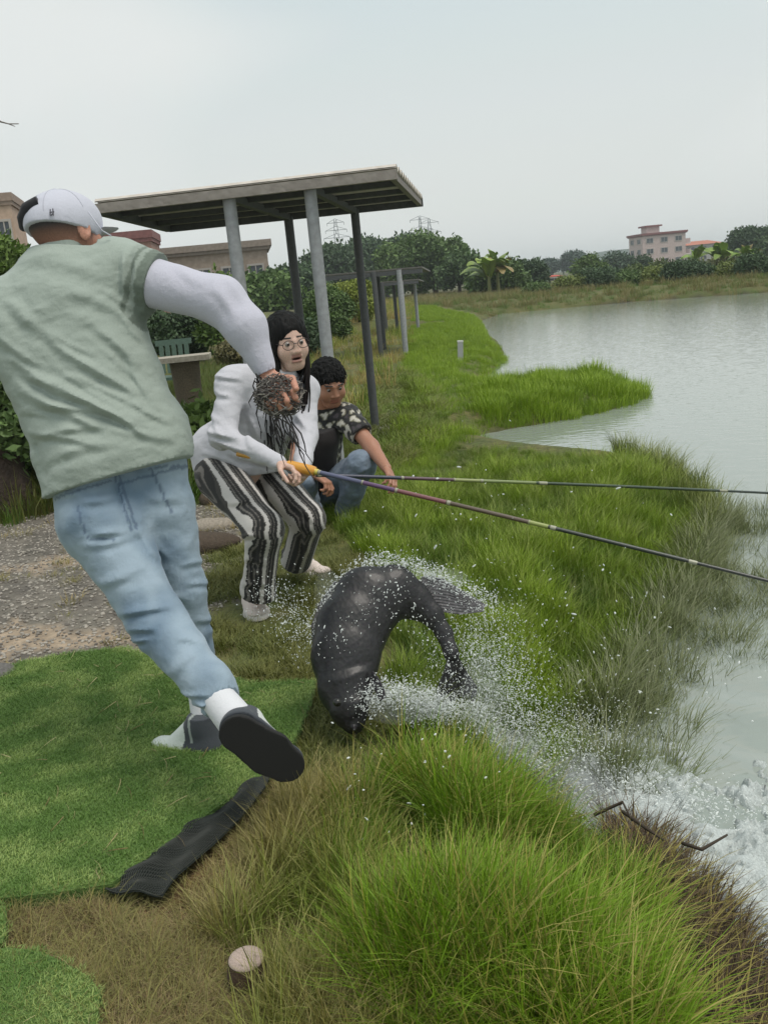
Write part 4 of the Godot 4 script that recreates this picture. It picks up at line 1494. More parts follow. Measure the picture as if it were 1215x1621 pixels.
	sow("trodden_grass", "short green grass round the foot of the shelter post", low, m, PackedVector2Array([Vector2(-0.599, -6.515), Vector2(-0.217, -9.627), Vector2(0.117, -13.497), Vector2(0.559, -14.062), Vector2(0.74, -9.961), Vector2(0.485, -7.563), Vector2(-0.011, -6.234), Vector2(-0.321, -5.122)]), 3500, 11, func(p: Vector2, n: float, v: float) -> Array:
		return [0.2 if within(p, PATH) else 0.9, 1.0 + v, lush.lerp(olive, clampf(0.4 + n + v * 0.4, 0.0, 1.0))])
	# the rough ground on the left
	sow("weeds", "dark green weeds and tangled grass left of the dirt path", far, m, PackedVector2Array([Vector2(-4.756, -6.147), Vector2(-2.499, -5.883), Vector2(-2.321, -6.213), Vector2(-3.173, -9.746), Vector2(-2.986, -12.919), Vector2(-2.733, -16.399), Vector2(-2.478, -22.615), Vector2(-1.027, -8.465), Vector2(-1.291, -6.846), Vector2(-1.28, -6.003), Vector2(-2.27, -6.193), Vector2(-3.49, -7.897), Vector2(-7.325, -9.73)]), 2600, 12, func(p: Vector2, n: float, v: float) -> Array:
		return [0.8, 0.5 + 0.4 * v, deep.lerp(lin(112, 112, 58), clampf(0.35 + n * 1.4 + v * 0.3, 0.0, 1.0))])
	sow("sparse_grass", "sparse yellow grass on the dirt path", low, m, DIRT, 2600, 13, func(p: Vector2, n: float, v: float) -> Array:
		return [clampf(n * 2.2 - 0.25, 0.0, 0.5), 0.9, olive.lerp(straw, v)])
	# the far shore
	sow("far_shore_grass", "brown and green grass on the bank across the pond", far, m, PackedVector2Array([Vector2(2.487, -44.996), Vector2(4.254, -34.88), Vector2(8.053, -37.215), Vector2(10.24, -36.097), Vector2(14.478, -33.788), Vector2(17.767, -28.614), Vector2(21.935, -35.351), Vector2(19.53, -45.581), Vector2(14.919, -52.528), Vector2(13.004, -59.93), Vector2(6.39, -76.889), Vector2(3.267, -76.228)]), 6000, 14, func(p: Vector2, n: float, v: float) -> Array:
		return [0.75 + n, 0.4 + 0.4 * v + n * 0.9, lin(92, 130, 48).lerp(lin(140, 128, 84), clampf(0.15 + n * 2.2 + (v - 0.5) * 0.6, 0.0, 1.0))])



# ---------------------------------------------------------------- background
func leaf_clump(leaves: int, size: float, long: float, seed_: int) -> ArrayMesh:
	var rng := RandomNumberGenerator.new()
	rng.seed = seed_
	var s := Soup.new()
	for k in leaves:
		var at := Vector3(rng.randfn(), rng.randfn() * 0.8, rng.randfn()) * size * 0.45
		var d := Vector3(rng.randfn(), rng.randfn() * 0.7 - 0.15, rng.randfn()).normalized()
		var x := d.cross(Vector3(rng.randfn(), rng.randfn(), rng.randfn())).normalized() * size * 0.16
		var l := size * long * rng.randf_range(0.6, 1.0)
		var shade := rng.randf_range(0.7, 1.15)
		s.quad(at - d * l * 0.5, at - x, at + d * l * 0.5, at + x, Color(shade, shade, shade))
	return s.mesh()


var clumps := {}


# lumps: [offset, radius] of the crown's masses
func plant(called: String, label: String, category: String, at: Vector3, lumps: Array, col: Color, trunk: float, group: String, seed_: int, leaf := 0.5, dense := 1.0) -> Node3D:
	var o := thing(called, label, category, at, group)
	var rng := RandomNumberGenerator.new()
	rng.seed = seed_
	if not clumps.has(leaf):
		clumps[leaf] = leaf_clump(26, leaf, 0.75, int(leaf * 1000))
	if trunk > 0.0:
		var s := Soup.new()
		var wood := lin(86, 76, 64)
		var top: Vector3 = lumps[0][0]
		s.tube([at - Vector3(0, 0.2, 0), at + Vector3(top.x * 0.2, top.y * 0.5, 0), at + top], [trunk, trunk * 0.7, trunk * 0.3], 8, wood)
		for l in lumps:
			s.tube([at + top * 0.45, at + top * 0.45 + (l[0] - top * 0.45) * 0.5 + Vector3(0, l[1] * 0.2, 0), at + l[0]], [trunk * 0.45, trunk * 0.3, trunk * 0.1], 6, wood)
		part("trunk", s, surface(0.9, 0.5, 0.5), o)
	var where := []
	var tints := []
	for l in lumps:
		var r: float = l[1]
		var count := int(dense * 34.0 * r * r / (leaf * leaf)) + 8
		for k in count:
			var d := Vector3(rng.randfn(), rng.randfn(), rng.randfn()).normalized()
			var q: Vector3 = l[0] + d * r * Vector3(1, 0.85, 1) * lerpf(0.45, 1.06, sqrt(rng.randf()))
			if q.y < -0.1:
				continue
			where.append(Transform3D(Basis(Vector3(rng.randfn(), rng.randfn(), rng.randfn()).normalized(), rng.randf() * TAU).scaled(Vector3.ONE * rng.randf_range(0.6, 1.2)), q))
			var shade := rng.randf_range(0.75, 1.25)
			tints.append(Color(col.r * shade, col.g * shade, col.b * shade))
	copies("crown" if trunk > 0.0 else "foliage", clumps[leaf], leafy(0.7), where, tints, o)
	return o


func lumps_for(wide: float, tall: float, seed_: int, low := 0.35) -> Array:
	var rng := RandomNumberGenerator.new()
	rng.seed = seed_
	var out := [[Vector3(0, tall * 0.68, 0), minf(wide * 0.34, tall * 0.32)]]
	for k in 7:
		var a := TAU * k / 7.0 + rng.randf()
		var r := rng.randf_range(0.16, 0.26) * wide
		out.append([Vector3(cos(a) * (wide * 0.5 - r), clampf(rng.randf_range(low, 0.85) * tall, r * 0.8, tall - r * 0.8), sin(a) * (wide * 0.42 - r)), r])
	return out


func banana_plant(label: String, at: Vector3, tall: float, seed_: int, lie_col: Color) -> void:
	var o := thing("banana_plant", label, "banana plant", at, "banana plants round the pond")
	var rng := RandomNumberGenerator.new()
	rng.seed = seed_
	var m := leafy(0.5)
	for stem in 3:
		var root := at + Vector3(rng.randf_range(-0.22, 0.22), 0, rng.randf_range(-0.1, 0.1)) * tall * (0.3 + stem)
		var up := tall * rng.randf_range(0.25, 0.4)
		var s := Soup.new()
		s.tube([root - Vector3(0, 0.2, 0), root + Vector3(0, up, 0)], [tall * 0.035, tall * 0.02], 8, lin(112, 116, 70))
		part("stem", s, surface(0.8), o)
		for k in 9:
			var a := TAU * k / 9.0 + rng.randf()
			var dir := Vector3(cos(a), 0, sin(a))
			var rise := rng.randf_range(0.55, 1.4)
			var length := tall * rng.randf_range(0.45, 0.65)
			var side := Vector3(-sin(a), 0, cos(a))
			var path := []
			var wide := []
			for j in 8:
				var t := j / 7.0
				path.append(root + Vector3(0, up, 0) + dir * length * (t * cos(rise) + 0.0) + Vector3.UP * length * (t * sin(rise) * 1.3 - t * t * 0.75))
				wide.append((side * 0.92 + Vector3.UP * 0.3) * length * 0.19 * pow(sin(PI * clampf(t * 0.92 + 0.06, 0.0, 1.0)), 0.6))
			s = Soup.new()
			var shade := rng.randf_range(0.8, 1.2)
			var c := Color(lie_col.r * shade, lie_col.g * shade, lie_col.b * shade) if rng.randf() > 0.15 else lin(136, 120, 72)
			s.ribbon(path, wide, c)
			part("leaf", s, m, o)


func house(label: String, at: Vector3, turn: float, size: Vector3, wall: Color, roof_col: Color, floors: int, bays: int, parapet: bool, fancy: bool) -> void:
	var o := thing("building", label, "building", at)
	o.rotation.y = 0.0
	var b := Transform3D(Basis(Vector3.UP, turn), at)
	var s := Soup.new()
	s.box(b * Transform3D(Basis(), Vector3(0, size.y / 2, 0)), size, Color.WHITE)
	var w := part("wall", s, painted(wall, 0.85, 0.0, 3.0), o)
	s = Soup.new()
	var eave := 0.05 * size.x
	if parapet:
		s.box(b * Transform3D(Basis(), Vector3(0, size.y + 0.1, 0)), Vector3(size.x + eave, 0.2, size.z + eave))
		s.box(b * Transform3D(Basis(), Vector3(0, size.y + 0.4, 0)), Vector3(size.x + eave * 1.6, 0.4, size.z + eave * 1.6))
	else:
		var hx := size.x / 2 + eave
		var hz := size.z / 2 + eave
		var y0 := size.y
		var y1 := size.y + size.y * 0.22
		var p := [b * Vector3(-hx, y0, hz), b * Vector3(hx, y0, hz), b * Vector3(hx, y0, -hz), b * Vector3(-hx, y0, -hz), b * Vector3(-hx * 0.55, y1, 0), b * Vector3(hx * 0.55, y1, 0)]
		s.quad(p[0], p[4], p[5], p[1], Color.WHITE)
		s.quad(p[2], p[5], p[4], p[3], Color.WHITE)
		s.quad(p[1], p[5], p[5] + Vector3(0, 0.001, 0), p[2], Color.WHITE)
		s.quad(p[3], p[4], p[4] + Vector3(0, 0.001, 0), p[0], Color.WHITE)
		s.quad(p[0], p[1], p[2], p[3], Color.WHITE)
	part("roof", s, painted(roof_col, 0.85, 0.0, 2.0), o)
	var fm := painted(lin(170, 164, 158), 0.7)
	var gm := painted(lin(58, 66, 74), 0.15)
	var fl := size.y / floors
	for side in 2:
		var across := size.x if side == 0 else size.z
		var n := bays if side == 0 else maxi(1, int(bays * size.z / size.x))
		for f in floors:
			for k in n:
				var u := (k + 0.5) / n * across - across / 2
				var y := fl * (f + 0.55)
				var ww := minf(1.5, across / n * 0.5)
				var hh := fl * 0.42
				var face := Transform3D(Basis(), Vector3(u, y, size.z / 2)) if side == 0 else Transform3D(Basis(Vector3.UP, -PI / 2), Vector3(-size.x / 2, y, u))
				s = Soup.new()
				for e in [-1.0, 1.0]:
					s.box(b * face * Transform3D(Basis(), Vector3(e * (ww / 2 + 0.06), 0, 0.03)), Vector3(0.12, hh + 0.24, 0.16))
					s.box(b * face * Transform3D(Basis(), Vector3(0, e * (hh / 2 + 0.06), 0.028)), Vector3(ww - 0.002, 0.12, 0.14))
				s.box(b * face * Transform3D(Basis(), Vector3(0, 0, 0.026)), Vector3(0.06, hh - 0.002, 0.1))
				var wn := part("window", s, fm, w)
				s = Soup.new()
				s.box(b * face * Transform3D(Basis(), Vector3(0, 0, 0.005)), Vector3(ww - 0.004, hh - 0.004, 0.05))
				wn.name = "window"
				part("pane", s, gm, w)
	if fancy:
		s = Soup.new()
		s.box(b * Transform3D(Basis(), Vector3(-size.x * 0.12, size.y + 1.2, -size.z * 0.1)), Vector3(size.x * 0.3, 1.8, size.z * 0.4))
		part("penthouse", s, painted(wall, 0.85, 0.0, 3.0), o)
		s = Soup.new()
		s.box(b * Transform3D(Basis(), Vector3(-size.x * 0.12, size.y + 2.2, -size.z * 0.1)), Vector3(size.x * 0.4, 0.35, size.z * 0.52))
		part("penthouse_roof", s, painted(roof_col, 0.85, 0.0, 2.0), o)
		for f in range(1, floors):
			s = Soup.new()
			s.box(b * Transform3D(Basis(), Vector3(size.x * 0.5 + 0.7, fl * f, size.z * 0.1)), Vector3(1.4, 0.2, size.z * 0.7))
			s.box(b * Transform3D(Basis(), Vector3(size.x * 0.5 + 1.35, fl * f + 0.6, size.z * 0.1)), Vector3(0.1, 1.0, size.z * 0.7))
			part("balcony", s, painted(wall.lerp(Color.WHITE, 0.3), 0.8), o)


func pylon(label: String, at: Vector3, tall: float, wide: float, arms: int) -> void:
	var o := thing("pylon", label, "pylon", at, "power pylons beyond the trees")
	var m := painted(lin(120, 126, 130), 0.6, 0.3)
	var s := Soup.new()
	var leg := func(e: float, g: float, t: float) -> Vector3: return at + Vector3(e * wide * lerpf(0.5, 0.09, t), tall * t, g * wide * lerpf(0.5, 0.09, t))
	var r := tall * 0.0035
	for e in [-1.0, 1.0]:
		for g in [-1.0, 1.0]:
			s.tube([leg.call(e, g, 0.0), leg.call(e, g, 1.0)], [r * 1.4, r], 4, Color.WHITE)
	for k in 9:
		var t := k / 9.0
		for e in [-1.0, 1.0]:
			s.tube([leg.call(e, -e, t), leg.call(-e, -e, t + 0.11)], [r * 0.7, r * 0.7], 4, Color.WHITE)
			s.tube([leg.call(e, e, t), leg.call(e, -e, t + 0.11)], [r * 0.7, r * 0.7], 4, Color.WHITE)
	part("lattice", s, m, o)
	for k in arms:
		s = Soup.new()
		var y := tall * (0.68 + 0.28 * k / maxf(arms - 1, 1))
		var span := tall * (0.2 - 0.03 * k)
		for e in [-1.0, 1.0]:
			s.tube([at + Vector3(0, y, 0), at + Vector3(span * e, y, 0)], [r, r * 0.8], 4, Color.WHITE)
			s.tube([at + Vector3(0, y + tall * 0.05, 0), at + Vector3(span * e, y, 0)], [r * 0.8, r * 0.6], 4, Color.WHITE)
			s.tube([at + Vector3(span * e, y, 0), at + Vector3(span * e, y - tall * 0.035, 0)], [r, r], 4, Color.WHITE)
		part("crossarm", s, m, o)


func build_background() -> void:
	# hills far behind
	var s := Soup.new()
	var n := FastNoiseLite.new()
	n.seed = 15
	n.frequency = 0.004
	n.fractal_octaves = 4
	for k in 140:
		var x0 := -900.0 + k * 20.0
		var prof := []
		for e in 2:
			var x := x0 + 20.0 * e
			var hh := 7.0 + 9.0 * maxf(0.0, n.get_noise_1d(x) + 0.2) + 8.0 * smoothstep(-100.0, -700.0, x)
			prof.append([Vector3(x, -1, -640), Vector3(x, hh, -690), Vector3(x, -1, -760)])
		s.quad(prof[0][0], prof[0][1], prof[1][1], prof[1][0], lin(70, 88, 70))
		s.quad(prof[0][1], prof[0][2], prof[1][2], prof[1][1], lin(70, 88, 70))
	structure("hills", s, surface(0.95, 40.0))
	# a concrete lane along the far shore
	s = Soup.new()
	var lane := [Vector3(2.28, 0, -53.28), Vector3(6.56, 0, -53.25), Vector3(9.05, 0, -53.23), Vector3(11.55, 0, -53.23), Vector3(13.16, 0, -51.17), Vector3(14.62, 0, -49.13), Vector3(16.54, 0, -47.08), Vector3(19.29, 0, -45.03)]
	for k in lane.size() - 1:
		var a: Vector3 = lane[k]
		var b: Vector3 = lane[k + 1]
		s.quad(a + Vector3(0, 0.33, 0.6), a + Vector3(0, 0.33, -0.6), b + Vector3(0, 0.33, -0.6), b + Vector3(0, 0.33, 0.6), lin(196, 188, 176))
	structure("path", s, surface(0.9, 1.0, 0.3))
	var green := lin(90, 114, 60)
	var dark := lin(68, 90, 58)
	var light := lin(104, 128, 48)
	var blue := lin(70, 92, 78)  # bluish tint puts distance haze into the leaf colour of the far trees
	var t := "trees beyond the pond and the shelter"
	# left to right, far masses first
	plant("broadleaf_tree", "dark tree behind the woman's head, left of the tall rear post", "tree", at_ground(425, 474, 46), lumps_for(3.0, 1.6, 1), green, 0.16, t, 21, 0.5)
	plant("broadleaf_tree", "low dark tree between the rear post and the front post", "tree", at_ground(470, 470, 60), lumps_for(4.4, 2.4, 2), dark, 0.2, t, 22, 0.6)
	plant("broadleaf_tree", "dark tree right behind the pole with crossarms", "tree", at_ground(535, 466, 85), lumps_for(6.0, 5.0, 3), dark, 0.25, t, 23, 0.7)
	plant("broadleaf_tree", "tallest round dark tree right of the slim front post", "tree", at_ground(612, 460, 95), lumps_for(8.5, 5.9, 4), dark, 0.3, t, 24, 0.7)
	plant("broadleaf_tree", "bushy green tree below the lattice pylons", "tree", at_ground(690, 470, 70), lumps_for(5.2, 4.3, 5), green, 0.22, t, 25, 0.5)
	plant("broadleaf_tree", "tree with paler leaves at the right end of the dense clump", "tree", at_ground(655, 470, 78), lumps_for(5.4, 4.6, 6), green.lerp(light, 0.2), 0.22, t, 26, 0.6)
	plant("broadleaf_tree", "dark leafy tree left of the first banana plant", "tree", at_ground(728, 470, 66), lumps_for(3.2, 2.6, 7, 0.2), dark.lerp(green, 0.5), 0.15, t, 27, 0.5)
	banana_plant("tall banana plant rising over the bushes left of the red hut", at_ground(778, 466, 52), 3.6, 31, lin(126, 146, 58))
	plant("round_bush", "dark bush under the tall banana plant", "bush", at_ground(790, 472, 55), lumps_for(3.2, 1.7, 8, 0.2), green, 0.0, "bushes on the far shore", 28, 0.4)
	plant("round_bush", "dark bush between the banana plant and the red hut", "bush", at_ground(832, 466, 62), lumps_for(3.0, 1.7, 9, 0.2), dark, 0.0, "bushes on the far shore", 29, 0.4)
	plant("broadleaf_tree", "hazy blue-green tree standing behind the red hut", "tree", at_ground(866, 432, 190), lumps_for(4.4, 3.4, 10), blue, 0.2, t, 30, 0.8)
	plant("broadleaf_tree", "larger hazy tree halfway between the red hut and the pink building", "tree", at_ground(909, 428, 190), lumps_for(5.6, 4.4, 11), blue, 0.2, t, 31, 0.8)
	plant("round_bush", "round green bush right of the red hut", "bush", at_ground(936, 458, 70), lumps_for(2.6, 1.9, 12, 0.2), green.lerp(light, 0.25), 0.0, "bushes on the far shore", 32, 0.4)
	plant("broadleaf_tree", "broad dark tree just left of the pink building", "tree", at_ground(978, 438, 120), lumps_for(4.0, 2.4, 13, 0.2), blue.lerp(dark, 0.6), 0.22, t, 33, 0.7)
	plant("broadleaf_tree", "small dark tree at the left foot of the pink building", "tree", at_ground(1018, 440, 100), lumps_for(2.0, 1.9, 14, 0.2), dark, 0.14, t, 34, 0.5)
	for k in 5:
		plant("low_shrub", ["grey-green shrub below the left corner of the pink building", "olive shrub below the middle of the pink building", "pale shrub below the right corner of the pink building", "dark shrub below the second banana plant", "brownish shrub at the right end of the far shore"][k], "bush", at_ground(1005 + 45 * k, 447 - 3 * k, 64), lumps_for(1.5, 0.55 + 0.2 * (k % 2), 40 + k, 0.2), green.lerp(lin(116, 104, 66), 0.2 + 0.12 * k), 0.0, "bushes on the far shore", 50 + k, 0.4)
	banana_plant("broad banana plant in front of the orange roofed house", at_ground(1128, 436, 58), 2.6, 32, lin(116, 140, 56))
	banana_plant("banana plant with drooping leaves near the right edge of the far shore", at_ground(1182, 430, 52), 2.0, 33, lin(104, 128, 48))
	plant("broadleaf_tree", "dark tree rising behind the banana plants on the right", "tree", at_ground(1186, 420, 95), lumps_for(4.8, 3.4, 15), dark, 0.2, t, 35, 0.6)
	plant("broadleaf_tree", "dark tree at the far right edge of the shore", "tree", at_ground(1240, 418, 90), lumps_for(5.2, 2.6, 16), dark.lerp(green, 0.4), 0.2, t, 36, 0.6)
	for k in 9:
		var q: Array = [[850, 476, 44], [905, 470, 44], [950, 466, 44], [1000, 463, 43], [1045, 458, 42], [1090, 454, 41], [1130, 452, 41], [1165, 448, 40], [1205, 446, 39]][k]
		plant("bank_shrub", "small shrub on the bank across the pond, " + ["left of the red hut's reflection", "just right of the red hut", "below the round green bush", "below the broad dark tree", "below the left half of the pink building", "below the right half of the pink building", "below the orange roofed house", "below the drooping banana plant", "rightmost of the row"][k], "bush", at_ground(q[0], q[1], q[2]), lumps_for(1.1 + 0.5 * (k % 3), 0.4 + 0.15 * (k % 2), 140 + k, 0.2), [green, lin(112, 124, 60), dark][k % 3], 0.0, "bushes on the far shore", 150 + k, 0.2)
	# buildings
	house("pale pink four storey building with dark red roof slab across the pond", at_ground(1040, 426, 215), 0.16, Vector3(10.5, 7.0, 7.0), lin(206, 186, 182), lin(132, 74, 72), 3, 3, true, true)
	house("grey house with orange hipped roof right of the pink building", at_ground(1102, 420, 225), 0.1, Vector3(9.0, 4.2, 7.0), lin(176, 176, 172), lin(188, 118, 94), 2, 3, false, false)
	house("small hut with red roof beside the far shore bushes", at_ground(872, 452, 105), 0.1, Vector3(2.0, 0.7, 2.0), lin(170, 120, 104), lin(196, 84, 70), 1, 1, false, false)
	house("long beige building with flat cornice behind the left front post", at_ground(330, 474, 62), 0.12, Vector3(8.4, 4.0, 5.0), lin(172, 156, 142), lin(150, 138, 128), 1, 5, true, false)
	house("pinkish building with flat cornice left of the rear post", at_ground(398, 470, 70), 0.1, Vector3(2.6, 3.5, 4.0), lin(196, 150, 124), lin(160, 142, 128), 1, 2, true, false)
	house("dull red roofed building seen over the running man's shoulder", at_ground(212, 490, 52), 0.1, Vector3(3.4, 4.3, 4.0), lin(164, 128, 116), lin(138, 92, 90), 2, 3, true, false)
	house("beige building with projecting cornice behind the white cap at the left edge", at_ground(0, 510, 50), 0.2, Vector3(3.8, 6.6, 4.0), lin(196, 170, 150), lin(158, 138, 124), 2, 4, true, false)
	s = Soup.new()
	# pylons and a pole
	pylon("lattice pylon with wide crossarms seen between the shelter posts", at_ground(541, 455, 190), 15.5, 2.6, 4)
	pylon("lattice pylon just right of the shelter roof corner", at_ground(686, 445, 210), 15.0, 2.4, 3)
	pylon("slimmer pylon close to the shelter roof corner", at_ground(672, 446, 240), 18.0, 2.2, 3)
	# near plants on the left
	plant("broadleaf_tree", "bright green tree at the left edge behind the running man's head", "tree", at_ground(8, 560, 13), [[Vector3(0, 1.5, 0), 0.55], [Vector3(-0.5, 1.1, 0.1), 0.5], [Vector3(0.25, 1.0, 0.1), 0.45], [Vector3(-0.2, 1.75, 0), 0.4]], light.lerp(green, 0.3), 0.09, "trees and bushes left of the path", 61, 0.16)
	plant("broadleaf_tree", "slender green tree behind the left front post of the shelter", "tree", at_ground(356, 540, 17), [[Vector3(0, 1.2, 0), 0.34], [Vector3(0.06, 1.5, 0), 0.25], [Vector3(-0.1, 0.8, 0), 0.3], [Vector3(0.1, 0.5, 0.1), 0.32]], light.lerp(green, 0.55), 0.06, "trees and bushes left of the path", 62, 0.16)
	for k in 7:
		var q: Array = [[275, 512, 18, 1.6, 0.8, "clipped dark green hedge bush behind the green chair"], [322, 700, 7.2, 0.7, 0.5, "low leafy bush between the running man and the woman"], [450, 520, 20, 1.6, 0.7, "dark bush behind the woman's head"], [400, 545, 16, 1.3, 0.6, "tangled brownish bush under the white arm"], [555, 500, 30, 1.6, 1.3, "yellow-green bush left of the slim front post"], [520, 520, 24, 1.4, 1.5, "dark green bush beside the thick front post"], [20, 700, 6.6, 1.2, 0.9, "bush behind the brown trunk at the left edge"]][k]
		plant("leafy_bush", q[5], "bush", at_ground(q[0], q[1], q[2]), lumps_for(q[3], q[4], 70 + k, 0.2), [dark, light.lerp(green, 0.4), dark, lin(110, 104, 66), light.lerp(lin(170, 170, 70), 0.4), green, green][k], 0.0, "trees and bushes left of the path", 80 + k, 0.14)
	# a bare twig of a tree that stands left of the frame
	var o := thing("bare_tree", "thin bare twigs of a tree reaching in at the left edge against the sky", "tree", at_ground(-330, 700, 6.5))
	s = Soup.new()
	var foot := at_ground(-330, 700, 6.5)
	var top := Vector3(-3.106, 2.996, -7.103)
	s.tube([foot - Vector3(0, 0.1, 0), foot.lerp(top, 0.5) + Vector3(0.1, 0, 0), top], [0.09, 0.07, 0.04], 10, lin(96, 88, 78))
	part("trunk", s, surface(0.9, 0.4, 0.6), o)
	s = Soup.new()
	s.tube([top, Vector3(-2.635, 2.802, -6.953), Vector3(-2.379, 2.637, -6.913), Vector3(-2.328, 2.619, -6.909), Vector3(-2.286, 2.598, -6.904)], [0.03, 0.014, 0.006, 0.004, 0.0025], 6, lin(96, 88, 78))
	s.tube([Vector3(-2.328, 2.619, -6.909), Vector3(-2.258, 2.613, -6.907)], [0.004, 0.003], 5, lin(96, 88, 78))
	part("branch", s, surface(0.9), o)


func at_ground(x: float, y: float, away: float) -> Vector3:
	var p := A0 + (AX * x + AY * y)
	var eye := Vector3(0, 1.28, 0)
	var d := (p - eye) / 2.45
	p = eye + d * away
	return Vector3(p.x, ground(p.x, p.z) if away < 90.0 else 0.0, p.z)


# ---------------------------------------------------------------- shelters
func build_shelters() -> void:
	var nl := Vector3(-1.682, 1.952, -6.387)
	var nr := Vector3(0.287, 1.966, -6.185)
	var fr := Vector3(0.603, 1.977, -8.554)
	var fl := Vector3(-1.654, 1.968, -8.603)
	var o := thing("shelter", "open fishing shelter with corrugated sheet roof on four grey posts", "shelter", Vector3(-0.8, 0, -7.0), "fishing shelters along the bank")
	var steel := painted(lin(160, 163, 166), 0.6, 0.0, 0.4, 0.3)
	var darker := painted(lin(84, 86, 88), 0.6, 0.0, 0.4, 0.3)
	var s := Soup.new()
	var rows := 84
	for k in rows:
		var q := []
		for e in 2:
			var t := (k + e) / float(rows)
			var wave := 0.02 * sin(t * TAU * 14.0)
			q.append(nl.lerp(fl, t * 1.02 - 0.01) + Vector3(0, 0.046 + wave, 0))
			q.append(nr.lerp(fr, t * 1.02 - 0.01) + Vector3(0, 0.046 + wave, 0))
		s.quad(q[0], q[2], q[3], q[1], Color.WHITE)
		s.quad(q[1] - Vector3(0, 0.008, 0), q[3] - Vector3(0, 0.008, 0), q[2] - Vector3(0, 0.008, 0), q[0] - Vector3(0, 0.008, 0), Color.WHITE)
	var roof := part("roof", s, painted(lin(206, 199, 190), 0.75, 0.0, 0.8, 0.3), o)
	var beam := func(a: Vector3, b: Vector3, w: float, h: float) -> Soup:
		var q := Soup.new()
		var d := (b - a).normalized()
		var x := d.cross(Vector3.UP).normalized()
		q.box(Transform3D(Basis(d, x.cross(d), x), (a + b) / 2), Vector3(a.distance_to(b), h, w))
		return q
	part("fascia", beam.call(nl, nr, 0.05, 0.06), painted(lin(150, 143, 136), 0.7, 0.0, 0.8, 0.3), roof)
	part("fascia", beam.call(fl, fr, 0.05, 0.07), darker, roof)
	part("fascia", beam.call(nl.lerp(fl, 0.014), fl.lerp(nl, 0.014), 0.04, 0.07), darker, roof)
	part("fascia", beam.call(nr.lerp(fr, 0.014) - Vector3(0.03, 0.008, 0), fr.lerp(nr, 0.014) - Vector3(0.03, 0.008, 0), 0.04, 0.04), painted(lin(126, 120, 114), 0.7, 0.0, 0.3, 0.3), roof)
	for t in [0.25, 0.5, 0.75]:
		part("purlin", beam.call(nl.lerp(fl, t) + Vector3(0.03, 0.005, 0), nr.lerp(fr, t) + Vector3(-0.03, 0.005, 0), 0.05, 0.04), darker, roof)
	var tops := [Vector3(-0.812, 1.946, -6.375), Vector3(-0.278, 1.949, -6.335), Vector3(-0.589, 1.955, -8.518), Vector3(-0.003, 1.953, -8.497)]
	part("rafter", beam.call(tops[0], tops[2], 0.045, 0.05), darker, roof)
	part("rafter", beam.call(tops[1], tops[3], 0.045, 0.05), darker, roof)
	for k in 4:
		s = Soup.new()
		var r: float = [0.043, 0.041, 0.04, 0.038][k]
		var p: Vector3 = tops[k]
		s.tube([Vector3(p.x, -0.1, p.z), Vector3(p.x, p.y + 0.01, p.z)], [r, r], 20, Color.WHITE)
		var post := part("post", s, steel if k < 2 else darker, o)  # front posts lit, rear ones shaded: that difference is put into the colour
		s = Soup.new()
		s.tube([Vector3(p.x, -0.05, p.z), Vector3(p.x, 0.03, p.z)], [r * 2.6, r * 2.2], 16, Color.WHITE)
		part("footing", s, painted(lin(150, 146, 138), 0.9, 0.0, 0.2, 0.5), post)
	# farther shelters of the same kind
	for k in 2:
		var a: Vector3 = [Vector3(-0.674, 1.593, -18.081), Vector3(0.295, 1.409, -25.752)][k]
		var b: Vector3 = [Vector3(1.144, 1.568, -17.766), Vector3(1.53, 1.394, -25.749)][k]
		var deep: float = [2.2, 2.4][k]
		var f := thing("shelter", ["slim roofed fishing shelter farther along the bank, right of the slim post", "farthest fishing shelter, small and pale behind the second one"][k], "shelter", Vector3(a.x, 0, a.z), "fishing shelters along the bank")
		s = Soup.new()
		var q := [a, b, b + Vector3(0.3, -0.06, -deep), a + Vector3(0.3, -0.06, -deep)]
		for e in 2:
			var up := Vector3(0, 0.03 * e, 0)
			if e == 1:
				s.quad(q[0] + up, q[3] + up, q[2] + up, q[1] + up, Color.WHITE)
			else:
				s.quad(q[0], q[1], q[2], q[3], Color.WHITE)
		for e in 4:
			s.quad(q[e], q[e] + Vector3(0, 0.03, 0), q[(e + 1) % 4] + Vector3(0, 0.03, 0), q[(e + 1) % 4], Color.WHITE)
		part("roof", s, painted(lin(110, 108, 104), 0.7, 0.0, 0.5), f)
		part("beam", beam.call(a + Vector3(0, -0.05, -0.03), b + Vector3(0, -0.05, -0.03), 0.06, 0.08), darker, f)
		for e in 4:
			var t: float = [0.5, 0.76, 0.42, 0.66][e] if k == 0 else [0.2, 0.62, 0.3, 0.8][e]
			var p := a.lerp(b, t) + Vector3(0.25, -0.02, -deep * 0.9) * (0.0 if e < 2 else 1.0)
			s = Soup.new()
			var gy := ground(p.x, p.z)
			s.tube([Vector3(p.x, gy - 0.1, p.z), p], [0.05, 0.05], 12, Color.WHITE)
			part("post", s, steel if e % 2 == 1 else darker, f)


